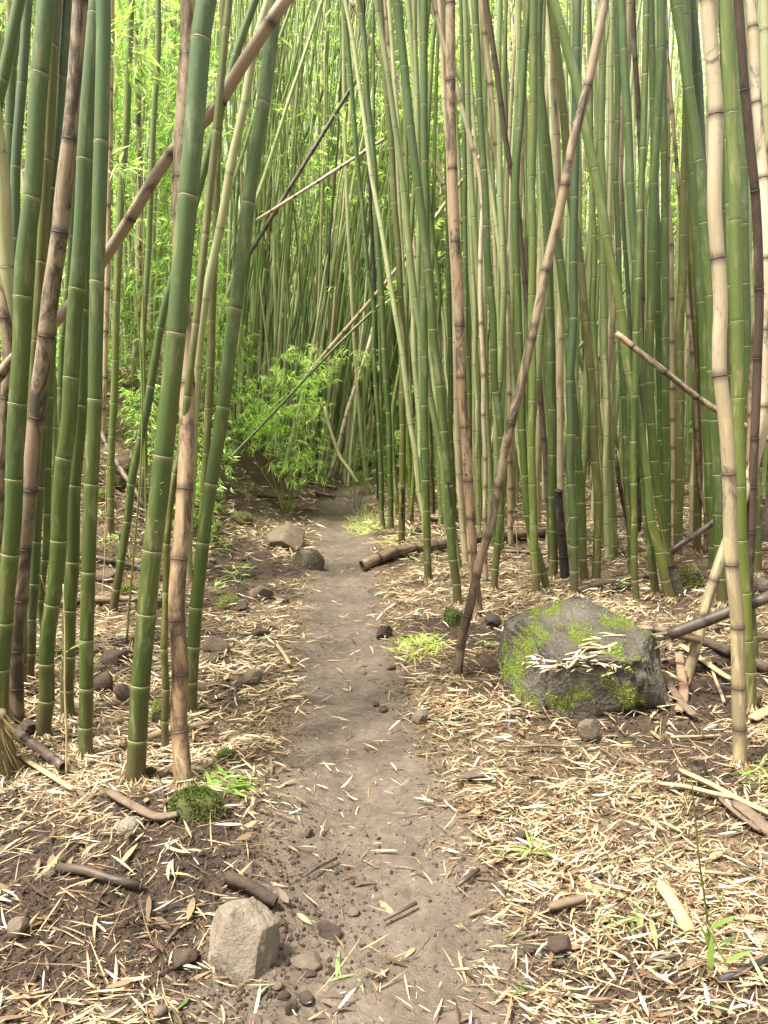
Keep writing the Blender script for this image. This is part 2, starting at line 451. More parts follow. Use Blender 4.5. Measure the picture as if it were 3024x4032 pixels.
M_ROCK_D = simple('dark_earthy_rock', (0.036, 0.025, 0.020), (0.08, 0.058, 0.043), 14, 0.9, 0.9, 0.012, (0.04, 0.03, 0.025))
M_ROCK_B = simple('brown_rock', (0.085, 0.066, 0.049), (0.16, 0.125, 0.09), 14, 0.88, 0.9, 0.012, (0.11, 0.08, 0.055))
M_ROCK_P = simple('path_coloured_stone', (0.075, 0.056, 0.042), (0.14, 0.108, 0.082), 18, 0.9, 0.9, 0.01)
M_SOIL = simple('loose_soil', (0.030, 0.020, 0.015), (0.065, 0.045, 0.031), 30, 0.95, 0.8, 0.01)
M_ROOT = simple('fibrous_root', (0.12, 0.085, 0.045), (0.22, 0.16, 0.09), 40, 0.9, 0.5, 0.004)
M_ROOTMOSS = simple('mossy_root', (0.045, 0.06, 0.015), (0.085, 0.075, 0.03), 40, 0.95, 0.7, 0.006)
M_HOLE = simple('hollow_inside', (0.012, 0.009, 0.008), (0.03, 0.02, 0.016), 30, 0.95, 0.3, 0.004)
M_STRIP = simple('split_wood', (0.27, 0.20, 0.11), (0.42, 0.33, 0.19), 18, 0.7, 0.5, 0.003, (0.3, 0.2, 0.1))
M_STRIP_D = simple('dark_split_wood', (0.10, 0.075, 0.055), (0.18, 0.13, 0.09), 18, 0.8, 0.6, 0.004, (0.05, 0.035, 0.03))
M_RING = simple('green_node_ridge', (0.15, 0.17, 0.06), (0.24, 0.25, 0.10), 30, 0.5, 0.2, 0.002)
M_RING_B = simple('brown_node_ridge', (0.045, 0.03, 0.02), (0.10, 0.068, 0.042), 30, 0.6, 0.3, 0.002)
M_SCRATCH = simple('pale_scratch', (0.24, 0.27, 0.17), (0.30, 0.33, 0.22), 60, 0.7, 0.1, 0.001)
M_CARVE = simple('dark_carving', (0.09, 0.045, 0.02), (0.13, 0.07, 0.035), 60, 0.8, 0.1, 0.001)
M_STEM = simple('thin_green_stem', (0.16, 0.2, 0.05), (0.22, 0.24, 0.08), 30, 0.5, 0.2, 0.002)
M_TWIG = simple('thin_dry_stem', (0.38, 0.29, 0.16), (0.5, 0.4, 0.24), 30, 0.6, 0.2, 0.002)

# ------------------------------------------------------------------ ground
def spaced(a, b, step0, grow, n):
    out = [a]; s = step0
    for _ in range(n):
        out.append(out[-1] + s); s *= grow
        if out[-1] > b: break
    return np.array(out)
xs_f = np.arange(-2.6, 2.6001, 0.02); ys_f = np.arange(1.2, 6.2, 0.02)
xr = spaced(2.62, 140, 0.04, 1.07, 200); xs = np.concatenate([-xr[::-1], xs_f, xr])
ys = np.concatenate([-spaced(-1.18, 40, 0.1, 1.2, 60)[::-1], ys_f, spaced(6.2, 220, 0.025, 1.025, 400)])
X, Y = np.meshgrid(xs, ys)
Z = H1(X, Y)
far = sst((Y - 14) / 20)
Z = Z + far * 0.8 * (fbm(X * 0.2, Y * 0.2, 71) - 0.5)
V = np.stack([X, Y, Z], -1).reshape(-1, 3)
ny, nx = X.shape
i = (np.arange(ny - 1)[:, None] * nx + np.arange(nx - 1)[None]).ravel()
Q = np.stack([i, i + 1, i + nx + 1, i + nx], 1)
gm = mk_mesh('ground', V, Q)
fattr(gm, 'pathm', path_mask(X, Y)); fattr(gm, 'soil_shade', soil_shade_mask(X, Y))
k = NT('forest_floor')
pos = k.n('ShaderNodeNewGeometry').outputs['Position']
n1 = k.noise(pos, 2.2, 4); n2 = k.noise(pos, 30, 5, 0.65); n3 = k.noise(pos, 130, 4, 0.7)
soil = k.mix(k.mr(n2, 0.3, 0.7), (0.028, 0.019, 0.013), (0.065, 0.045, 0.031))
litter = k.mix(k.mr(k.noise(k.vmul(pos, (1, 0.55, 1)), 60, 4, 0.8, 1.2), 0.40, 0.62), (0.035, 0.024, 0.016), (0.26, 0.19, 0.11))
c = k.mix(k.mr(n1, 0.35, 0.6, 0.45, 0.95), soil, litter)
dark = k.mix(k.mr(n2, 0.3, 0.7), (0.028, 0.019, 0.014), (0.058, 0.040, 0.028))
c = k.mix(k.attr('soil_shade'), c, dark)
pth = k.mix(k.mr(n2, 0.32, 0.68), (0.105, 0.082, 0.063), (0.178, 0.143, 0.113))
pth = k.mix(k.mr(k.noise(pos, 6, 7, 0.7), 0.42, 0.66, 0, 0.75), pth, (0.075, 0.057, 0.043))
pth = k.mix(k.mr(n3, 0.62, 0.72, 0, 0.5), pth, (0.22, 0.17, 0.125))
c = k.mix(k.attr('pathm'), c, pth)
h = k.math('ADD', k.math('MULTIPLY', n2, 1.0), k.math('MULTIPLY', n3, 0.5))
M_GROUND = k.done(k.bsdf(c, k.mr(n2, 0.3, 0.7, 0.75, 0.95), 0.25, k.bump(h, 0.95, 0.016)))
g = ob('ground', gm, M_GROUND); tag(g, 'brown forest floor with a packed earth footpath through it', kind='structure')

# ------------------------------------------------------------------ bamboo stems
def node_list(L, r, jit=0.2, start=0.055, maxs=None):
    k = r / 0.04
    out = []; s = start; n = 0
    cap = (maxs or 0.46) * (0.6 + 0.4 * k)
    while s < L - 0.03:
        out.append(s); n += 1
        s += min(cap, (0.13 + 0.042 * n) * (0.55 + 0.45 * k)) * random.uniform(1 - jit, 1 + jit)
    return out

def culm_geo(C, r0, r1, n=12, nodes=None, kink=0.004, flare=1.03, dead=False, flr=0.0):
    L = arcpts(C, 0)[1]
    if nodes is None: nodes = node_list(L, r0)
    st, sc, nc = [0.0], [1.0], [0.0]
    prev = 0
    for q in nodes:
        mid = (prev + q) / 2
        if q - prev > 0.12:
            st += [prev + (q - prev) * 0.33, mid, prev + (q - prev) * 0.67]; sc += [0.993, 0.99, 0.993]; nc += [0, 0, 0]
        for d, a, b in (((-0.03, 0.995, 0), (-0.012, 1.01, 0.5), (-0.004, flare, 0.8), (0.0, flare + 0.01, 1), (0.003, 1.0, 1.0), (0.008, 0.99, 0.75), (0.016, 0.99, 0.35), (0.03, 0.99, 0)) if dead else ((-0.028, 0.995, 0), (-0.009, 1.008, -0.15), (-0.004, flare, -0.6), (0.0, flare + 0.005, -1), (0.003, 1.0, 1.0), (0.007, 0.993, 0.5), (0.020, 0.993, 0.0))):
            if prev + 0.03 < q + d < L - 0.002: st.append(q + d); sc.append(a); nc.append(b)
        prev = q
    st.append(L); sc.append(1); nc.append(0)
    st = np.array(st); o = np.argsort(st); st = st[o]; sc = np.array(sc)[o]; nc = np.array(nc)[o]
    keep = np.concatenate([[True], np.diff(st) > 1e-4]); st, sc, nc = st[keep], sc[keep], nc[keep]
    P, _ = arcpts(C, st)
    # stems bend a little at each joint
    if kink and len(nodes) > 2:
        nn = np.array([0] + list(nodes) + [L]); off = RG.normal(0, kink, (len(nn), 3)); off[0] = 0; off[:, 2] = 0
        P = P + np.stack([np.interp(st, nn, off[:, i]) for i in range(3)], -1)
    rad = (r0 + (r1 - r0) * (st / L)) * sc * (1 + flr * np.exp(-st / 0.06))
    V, Qd, T, CP, S = sweep(P, rad, n)
    ncv = np.concatenate([np.repeat(nc, n), [0, 0]])
    return V, Qd, T, CP, ncv, P, st, rad, nodes

def culm_mesh(name, C, r0, r1, n=12, nodes=None, kink=0.004, origin=None, dead=False, flr=0.0):
    V, Qd, T, CP, nc, P, st, rad, nodes = culm_geo(C, r0, r1, n, nodes, kink, dead=dead, flr=flr)
    if origin is not None: V = V - origin
    me = mk_mesh(name, V, Qd, T); vattr(me, 'cp', CP); fattr(me, 'ncol', nc)
    return me, P, st, rad, nodes

def ring_mesh(name, P, ax, r, origin, n=18):
    ax = unit(ax); ref = np.array([1.0, 0, 0]) if abs(ax[0]) < 0.7 else np.array([0, 1.0, 0])
    a = unit(np.cross(ax, ref)); b = np.cross(ax, a)
    th = np.arange(n) * 2 * np.pi / n
    prof = [(-0.0035, 1.01), (-0.0016, 1.05), (0.0008, 1.055), (0.0024, 1.0)]
    V = []
    for d, k_ in prof:
        for t in th:
            V.append(P + ax * (d + 0.0006 * math.sin(3 * t)) + r * k_ * (math.cos(t) * a + math.sin(t) * b) - origin)
    Q = []
    for i_ in range(3):
        for j in range(n): Q.append((i_ * n + j, i_ * n + (j + 1) % n, (i_ + 1) * n + (j + 1) % n, (i_ + 1) * n + j))
    return mk_mesh(name, np.array(V), Q)

def collar_mesh(name, P, r, h, origin, nb=46, col=((0.16, 0.11, 0.06), (0.46, 0.35, 0.2))):
    """skirt of short root fibres round a stem's foot"""
    th = RG.uniform(0, 2 * np.pi, nb); rr = r * 1.02
    B = np.stack([np.cos(th) * rr, np.sin(th) * rr, RG.uniform(h * 0.5, h, nb)], 1) + P
    D = np.stack([np.cos(th) * 0.5, np.sin(th) * 0.5, -np.ones(nb)], 1) + RG.normal(0, 0.2, (nb, 3))
    N = np.stack([np.cos(th), np.sin(th), np.zeros(nb) + 0.2], 1)
    t = RG.random((nb, 1)); C = np.array(col[0]) * (1 - t) + np.array(col[1]) * t
    return blade_mesh(name, B - origin, D, N, RG.uniform(0.6, 1.2, nb) * h * 1.1 + 0.012, RG.uniform(0.004, 0.011, nb), RG.uniform(-0.2, 0.3, nb), C, detailed=False)

KIND = dict(g=(M_GREEN, 'green'), l=(M_LIME, 'light green'), o=(M_OLIVE, 'olive green'), t=(M_TEAL, 'blue-green'), p=(M_PALE, 'pale green'),
            n=(M_TAN, 'tan'), c=(M_CREAM, 'cream'), r=(M_ORANGE, 'orange-brown'), b=(M_BROWN, 'brown'), d=(M_DARK, 'dark brown'), k=(M_BLACK, 'blackened'), w=(M_WEATH, 'weathered'))

# Stems measured one by one: kind, width (photo px), [(u,v)...] top to foot, depth of the foot or None, lean in depth, label
S = []
def st(kind, wd, pts, Y=None, dY=0.0, label=None, top=True, cross=False):
    S.append(dict(kind=kind, w=wd, pts=pts, Y=Y, dY=dY, label=label, top=top))

# --- left stand
st('g', 67, [(183,-20),(149,360),(134,750),(100,1050),(91,1350),(62,1716),(50,2040),(22,2350),(8,2600),(-2,2860)], 2.95, label='thick green stem at the far left edge, rising from a fibrous brown root clump')
st('g', 44, [(75,-10),(28,220),(-30,520),(-60,900)], 4.6, label='blue-green stem slanting out past the left edge high up, left of the thick edge stem')
st('t', 36, [(112,-10),(90,280),(66,610),(61,915),(58,1400)], 5.0, label='slim blue-green stem high up just left of the thick edge stem, nearly upright')
st('g', 36, [(70,100),(46,300),(33,720),(34,1100),(38,1600)], 5.4, label='slim green stem behind the thick edge stem, above the brown butt at the left edge')
st('p', 60, [(-30,420),(-10,560),(9,700),(18,950),(43,1208),(60,1400),(62,1700)], 4.0, label='pale green curved stem coming in from the left edge at mid height')
st('b', 46, [(-30,1060),(-8,1160),(22,1280),(34,1420),(20,1600),(-10,2200)], 3.9, top=False, label='brown mottled stem butt at the left edge below the pale curved stem')
st('b', 36, [(248,-20),(207,281),(189,586),(173,880),(158,1130),(135,1500),(118,1900),(92,2125),(70,2500)], 3.9, label='mottled tan and black dead stem between the left edge stem and the thick brown one')
st('b', 64, [(325,-20),(293,366),(250,757),(236,933),(201,1178),(178,1400),(162,1496),(128,1801),(96,2113),(62,2560)], 3.25, label='thick brown dead stem with long black scars at the left')
st('t', 43, [(268,-20),(256,183),(226,537),(195,909),(182,1098),(172,1500),(158,1811),(146,2045),(137,2250),(126,2440),(112,2690)], 3.7, label='dark green stem with a brown foot, half hidden behind the thick brown dead stem')
st('g', 61, [(380,-20),(374,48),(345,488),(326,915),(294,1280),(278,1500),(272,1661),(240,1940),(223,2265),(192,2500),(184,2692),(168,2898)], None, label='thick green stem with a green moss tuft at its brown foot, left stand')
st('g', 55, [(411,-20),(411,152),(397,622),(387,1055),(372,1460),(363,1832),(352,2158),(347,2439),(342,2671),(336,2985)], None, label='straight green stem with small root skirt, next left of the thickest green stem')
st('g', 77, [(815,-20),(802,46),(760,558),(714,1037),(677,1457),(641,1844),(595,2210),(570,2512),(550,2763),(540,2926),(530,3080)], None, label='thickest green stem, with scratched letters on its dark side, left of the path')
st('r', 71, [(737,-20),(732,177),(714,610),(712,900),(720,1250),(731,1500),(732,1661),(719,2033),(710,2158),(695,2387),(705,2637),(699,2845),(717,2994),(727,3100)], None, dY=0.24, label='thick orange-brown dead stem with a mossy root mound, against the thickest green stem')
st('o', 31, [(882,-20),(878,183),(864,450),(854,714),(848,964),(836,1184),(830,1402),(820,1628),(811,1780),(800,2000),(790,2250)], 5.9, label='slim mottled olive stem between the thick orange-brown stem and the pair leaning right')
st('g', 53, [(1088,-20),(1067,153),(1012,558),(993,671),(961,958),(915,1300),(872,1646),(824,1948),(793,2213),(769,2436),(757,2616),(752,2816)], None, label='green stem leaning right, nearest the path on its left side')
st('g', 32, [(1012,-20),(940,189),(839,531),(787,732),(735,920),(647,1220),(616,1380),(577,1612),(531,1832),(506,2012),(482,2165),(464,2287),(442,2415)], None, label='slender green stem slanting behind the thickest stem, foot by a brown pole')
st('p', 34, [(1050,20),(1000,195),(958,427),(915,622),(870,880),(811,1160),(780,1400),(765,1650),(755,1900),(742,2150),(740,2380)], 5.6, label='pale green stem leaning right, behind the two near stems left of the path')
st('o', 30, [(742,1500),(712,1780),(690,1880),(671,2009),(655,2216),(648,2500),(654,2790),(655,2960)], None, label='slim olive stem seen in the gap between the thickest green and orange-brown stems')
st('l', 28, [(515,-10),(505,300),(494,537),(479,708),(464,1068),(458,1238),(448,1557),(442,1692),(436,1911),(436,2110)], None, label='slim light green stem with a frilled collar at its foot, left of the slanting stem')
st('l', 24, [(622,-10),(625,128),(604,476),(592,811),(577,1110),(561,1350),(570,1600),(567,1820),(560,1900),(556,1990)], None, label='slim light green stem rising from the foot of the left bank')
st('b', 20, [(534,92),(540,311),(552,653),(552,940),(552,1281),(556,1560)], 8.2, top=False, label='thin pinkish dead stem broken off near the top, on the left bank')
st('n', 24, [(440,-10),(436,305),(427,769),(421,1141),(412,1411),(402,1800),(396,2050)], 7.0, label='thin tan dead stem just right of the straight green stem, left stand')
st('g', 27, [(306,600),(291,793),(280,1000),(262,1200),(250,1350),(240,1700)], 5.4, label='thin green stem peeping between the two thick green stems at the left')
st('l', 30, [(186,900),(200,1350),(205,1500),(207,1637),(213,1783),(207,1900),(205,2120),(203,2300)], 5.3, label='light green stem seen through the gap right of the thick brown dead stem')
st('g', 52, [(340,1000),(330,1300),(317,1600),(312,1700),(293,1945),(287,2212),(273,2440),(266,2650),(263,2830)], None, label='dark green stem tucked between the moss-footed stem and the straight one')
st('o', 44, [(122,1700),(112,1900),(105,2050),(90,2290),(86,2533),(82,2740)], 3.6, label='olive stem with brown foot low down behind the thick edge stem')
st('g', 46, [(60,2050),(49,2360),(60,2500),(66,2625),(78,2790)], 3.5, label='green stem with a rotten grey foot beside the fibrous root clump')
st('g', 28, [(185,1900),(178,2143),(165,2300),(168,2450),(215,2620),(232,2700)], 4.1, label='short bowed green stem low behind the moss-footed stem')

# --- behind the path and along its right edge
st('p', 15, [(1350,-20),(1354,201),(1354,354),(1360,549),(1366,781),(1378,1037),(1392,1300),(1406,1503),(1427,1765),(1444,1915),(1450,1950)], None, label='slender pale green stem turning orange-brown at its foot, right of the path bend')
st('g', 18, [(1350,-20),(1372,210),(1403,580),(1421,763),(1436,921),(1451,1080),(1470,1220),(1473,1380),(1482,1515),(1488,1655),(1497,1838),(1503,1991),(1506,2075)], None)
st('g', 23, [(1412,-20),(1436,180),(1445,360),(1467,549),(1479,720),(1482,845),(1500,1129),(1515,1405),(1519,1509),(1531,1655),(1537,1899),(1540,2090)], None)
st('k', 14, [(1440,400),(1448,580),(1458,750),(1464,921),(1473,1098),(1477,1230),(1484,1500)], 9.5, label='thin black-brown dead stem close behind the green stems at the path edge')
st('g', 12, [(1470,-20),(1470,366),(1474,700),(1490,1100)], 9.0)
st('o', 26, [(1494,-20),(1506,153),(1522,372),(1540,580),(1552,787),(1567,976),(1580,1200),(1589,1362),(1586,1496),(1583,1631),(1586,1747),(1586,1868),(1583,2052),(1583,2150)], None, label='olive stem with a dark rotted slot near its foot, beside the path')
st('l', 17, [(1610,900),(1622,1150),(1550,1600),(1548,1777),(1560,1950),(1565,2045)], None)
st('g', 35, [(1555,-20),(1570,79),(1601,360),(1631,634),(1665,894),(1695,1147),(1708,1350),(1723,1450),(1741,1615),(1760,1820),(1772,1991),(1781,2143),(1793,2259),(1802,2384)], None, label='green stem leaning left over the path, with a black scar low on it')
st('g', 30, [(1671,-20),(1671,210),(1671,433),(1674,622),(1677,793),(1674,1037),(1669,1250),(1671,1454),(1671,1612),(1674,1771),(1677,1893),(1680,2033),(1683,2216),(1686,2292)], None, label='upright green stem with a tan band high up, foot just behind the cut log')
st('c', 14, [(1470,-20),(1549,244),(1586,366),(1625,520),(1660,700)], 8.5, label='thin cream stem slanting down right across the gap over the path')
st('n', 14, [(1512,-20),(1543,275),(1567,482),(1592,659),(1610,811),(1640,1050)], 8.6, label='thin pinkish tan stem beside the slanting cream one')
st('l', 19, [(1625,824),(1613,995),(1604,1129),(1598,1300),(1602,1600),(1612,1800),(1617,1950),(1619,2060)], None)
st('l', 19, [(1660,1150),(1656,1441),(1640,1716),(1628,1899),(1612,2070)], None, label='mossy light green stem crossing behind the olive stem with the rotted slot')
st('n', 14, [(1628,-20),(1637,305),(1644,488),(1650,760)], 8.0)
st('r', 39, [(1770,-20),(1775,232),(1778,519),(1787,787),(1796,1010),(1805,1104),(1811,1263),(1814,1496),(1830,1667),(1839,1832),(1848,1991),(1857,2119),(1872,2300),(1882,2425)], None, label='upright tan dead stem with black joints and carved marks, beside the leaning brown one')
st('b', 37, [(2385,-30),(2357,122),(2299,390),(2259,537),(2210,796),(2149,1065),(2100,1281),(2042,1533),(1995,1728),(1958,1917),(1933,2070),(1888,2216),(1860,2350),(1824,2503),(1799,2664)], None, label='long brown dead stem leaning right, its dark foot beside the path')
st('g', 19, [(1815,-20),(1821,305),(1827,622),(1830,818),(1833,988),(1836,1350),(1845,1441),(1848,1700),(1856,2000),(1862,2135)], None)
st('g', 28, [(1870,-20),(1879,162),(1891,464),(1909,744),(1915,1007),(1937,1245),(1946,1478),(1968,1667),(1974,1850),(1967,2050),(1955,2192),(1946,2322)], None)
st('n', 22, [(1893,-20),(1915,201),(1940,439),(1961,653),(1976,854),(1988,1037),(2004,1300),(2010,1600)], 7.0, label='tan dead stem leaning left, beside a dark purple-brown one')
st('d', 22, [(1908,-20),(1933,122),(1961,329),(1998,610),(2033,763),(2058,1007),(2085,1250),(2115,1441),(2135,1650),(2150,1850),(2162,2010)], 6.2, label='dark purple-brown dead stem slanting down to the charred stump')
st('k', 36, [(2200,1930),(2206,2050),(2214,2150),(2226,2290)], None, top=False, label='charred black broken stub standing behind the mossy boulder')
st('c', 18, [(1698,-20),(1744,177),(1805,378),(1854,549),(1885,671),(1897,793),(1892,976),(1894,1220),(1903,1411),(1909,1655),(1912,1838),(1909,1991),(1912,2290)], None, label='stem pale cream above and green below, slanting behind the tan stem with carvings')
st('p', 15, [(1832,-20),(1845,195),(1863,415),(1873,610),(1870,1000),(1865,1400),(1868,1800),(1870,2060)], None)
st('g', 17, [(1670,300),(1689,824),(1711,976),(1732,1159),(1705,1466),(1720,1686),(1732,1808),(1741,2025)], None)
st('l', 15, [(1700,1150),(1698,1460),(1696,1740),(1708,2025)], None)
st('g', 20, [(1757,427),(1765,1000),(1775,1472),(1775,1716),(1784,1900),(1792,2060)], None)
# --- stand on the right
st('g', 31, [(2084,-20),(2067,171),(2048,454),(2034,610),(2030,900),(2038,1200),(2050,1500),(2058,1719),(2067,1884),(2079,2027),(2100,2130),(2130,2228),(2152,2325)], None)
st('l', 32, [(2103,-20),(2100,256),(2097,506),(2091,726),(2097,933),(2097,1129),(2094,1350),(2097,1481),(2094,1643),(2091,1771),(2097,1948),(2100,2039),(2103,2128),(2106,2216),(2112,2340)], None)
st('g', 33, [(2122,-20),(2118,180),(2128,336),(2155,595),(2177,836),(2207,1049),(2228,1251),(2245,1450),(2262,1620),(2274,1798),(2289,1948),(2292,2073),(2296,2174),(2303,2300)], None)
st('g', 36, [(2108,-20),(2122,300),(2137,549),(2146,781),(2155,946),(2164,1196),(2170,1359),(2170,1533),(2173,1679),(2173,1814),(2176,1936),(2180,2040),(2180,2125),(2177,2280)], None)
st('t', 33, [(2271,-20),(2268,226),(2270,500),(2262,763),(2256,1013),(2259,1251),(2250,1400),(2244,1475),(2247,1670),(2244,1847),(2253,1988),(2259,2097),(2259,2192),(2262,2345)], None)
st('o', 33, [(2168,-20),(2201,262),(2225,519),(2245,750),(2280,995),(2299,1208),(2317,1405),(2335,1597),(2341,1762),(2353,1905),(2357,2021),(2353,2119),(2350,2192),(2348,2292)], None)
st('l', 37, [(2172,-20),(2244,238),(2280,366),(2311,531),(2357,738),(2402,1004),(2451,1272),(2476,1454),(2491,1518),(2524,1747),(2549,1899),(2570,2064),(2601,2198),(2622,2296),(2643,2366)], None, label='long green stem leaning left across the right stand, brown at its foot')
st('g', 32, [(2446,-20),(2454,210),(2472,506),(2482,775),(2500,1019),(2509,1251),(2522,1440),(2530,1700),(2541,1960),(2555,2113),(2567,2204),(2576,2280),(2580,2348)], None)
st('g', 26, [(2548,-20),(2546,110),(2536,436),(2524,738),(2516,1031),(2505,1350),(2500,1600),(2494,1801),(2497,2015),(2497,2198),(2506,2378)], None)
st('g', 34, [(2604,-20),(2601,195),(2585,467),(2576,729),(2567,976),(2564,1202),(2555,1350),(2555,1500),(2560,1615),(2575,1790),(2591,1942),(2610,2061),(2628,2190),(2636,2262)], None)
st('l', 20, [(2320,-20),(2325,400),(2335,793),(2344,1001),(2338,1196),(2350,1500),(2372,1800),(2400,1980),(2430,2166)], None)
st('n', 18, [(2350,1400),(2366,1500),(2384,1625),(2399,1740)], 7.4, top=False, label='short tan broken stem hanging slantwise among the right-hand stems')
st('b', 18, [(2424,1790),(2436,1880),(2452,1960),(2470,2040)], 6.4, top=False, label='short split brown stub leaning left among the right-hand stems')
st('t', 19, [(2372,-20),(2375,317),(2372,550),(2368,900),(2372,1250),(2378,1800),(2380,2090)], None)
st('p', 19, [(2412,-20),(2408,183),(2408,476),(2404,700),(2402,879),(2408,1200),(2414,1441),(2414,1600),(2411,1753),(2414,1881),(2418,1991),(2422,2080)], None)
st('g', 22, [(2425,-20),(2430,244),(2429,480),(2427,695),(2433,903),(2440,1200),(2445,1429),(2457,1576),(2463,1716),(2469,1936),(2478,2082),(2482,2270)], None)
st('t', 17, [(2440,450),(2445,671),(2457,915),(2472,1117),(2482,1350),(2486,1700),(2490,2110)], None)
st('d', 21, [(2492,-20),(2500,189),(2512,366),(2520,560),(2530,900)], 7.0, label='dark grey-green stem crossing high in the right stand')
st('n', 23, [(2622,200),(2628,366),(2628,525),(2628,744),(2643,964),(2643,1159),(2646,1400),(2648,1700),(2655,1980),(2656,2130)], None, label='grey-tan spotted dead stem standing upright in the right stand')
st('g', 42, [(2655,-20),(2689,183),(2707,348),(2735,520),(2762,711),(2771,854),(2787,1037),(2799,1200),(2803,1380),(2808,1582),(2823,1789),(2829,1978),(2832,2131),(2836,2265),(2845,2385)], None, label='stout green stem leaning left at the top, just left of the tall cream stem')
st('t', 38, [(2722,-20),(2744,278),(2755,500),(2762,700),(2770,1000),(2784,1400),(2802,1900),(2812,2180)], None)
st('g', 38, [(2706,300),(2715,450),(2726,610),(2735,793),(2744,879),(2756,1098),(2768,1287),(2774,1448),(2781,1631),(2790,1801),(2796,1951),(2805,2079),(2811,2186),(2812,2256)], None)
st('o', 34, [(2700,-20),(2705,200),(2701,586),(2695,836),(2689,1065),(2677,1281),(2677,1478),(2677,1661),(2677,1835),(2674,1988),(2671,2113),(2666,2195)], None)
st('o', 32, [(2712,200),(2722,500),(2726,818),(2726,1037),(2735,1263),(2738,1472),(2744,1673),(2747,1838),(2747,1994),(2744,2125),(2741,2175)], None)
st('c', 54, [(2784,-20),(2787,92),(2800,250),(2811,397),(2811,549),(2808,726),(2811,885),(2829,1056),(2839,1220),(2834,1405),(2854,1594),(2869,1750),(2875,1930),(2875,2097),(2881,2235),(2896,2412),(2903,2570),(2905,2700),(2912,2881),(2917,3022)], None, label='tall pale cream dead stem with dark joints, standing near at the right')
st('l', 46, [(2858,-20),(2869,317),(2880,520),(2890,714),(2893,1077),(2900,1350),(2906,1530),(2906,1707),(2915,1991),(2924,2232),(2936,2412),(2948,2558),(2952,2700),(2955,2795)], None, label='smooth bright green stem directly right of the tall cream stem')
st('g', 25, [(2846,100),(2848,305),(2846,540),(2845,763),(2853,995),(2860,1300),(2866,1800),(2872,2180)], None)
st('d', 32, [(2907,-20),(2933,320),(2954,589),(2976,836),(2986,1000),(2992,1200),(2985,1500)], 4.0, dY=-0.1, label='dark brown dead stem slanting down toward the right edge')
st('r', 36, [(3060,480),(3030,620),(3012,732),(3000,885),(2988,1159),(2976,1350),(2966,1480),(2960,1700)], 4.2, label='red-brown dead stem at the right edge, crossing the dark slanting one')
st('c', 42, [(2955,-20),(2975,300),(2994,549),(3005,720),(3013,1000),(3013,1281),(3008,1400),(3000,1704),(2964,1838),(2935,1940),(2886,2080),(2838,2200),(2790,2350),(2756,2491),(2722,2610),(2702,2690)], 3.78, dY=0.12, label='long cream dead stem bending behind the tall one, its foot far left among debris')
st('p', 38, [(3008,-20),(3015,329),(3026,700),(3060,1300)], 5.0, label='pale green stem grazing the right edge at the top')
st('g', 40, [(2925,800),(2935,1200),(2944,1600),(2958,1900),(2975,2106),(2978,2265)], None, label='green stem with a root-ringed foot behind the smooth bright green one')
st('g', 32, [(2925,1900),(2940,2100),(2948,2241),(2957,2448),(2972,2610)], None, label='dark green stem foot right behind the smooth bright green stem')
st('r', 16, [(2738,1600),(2752,1900),(2776,2010),(2778,2180)], None, label='thin brown dead stem low beside the stout green stem')
st('g', 30, [(2620,900),(2622,1400),(2624,1800),(2630,2100),(2636,2230)], None)
st('g', 27, [(2585,1000),(2595,1400),(2605,1800),(2612,2000),(2618,2120)], None)

def ordinal(n):
    w_ = ['first', 'second', 'third', 'fourth', 'fifth', 'sixth', 'seventh', 'eighth', 'ninth', 'tenth', 'eleventh', 'twelfth', 'thirteenth', 'fourteenth', 'fifteenth', 'sixteenth', 'seventeenth', 'eighteenth', 'nineteenth', 'twentieth']
    return w_[n] if n < 20 else str(n + 1) + 'th'

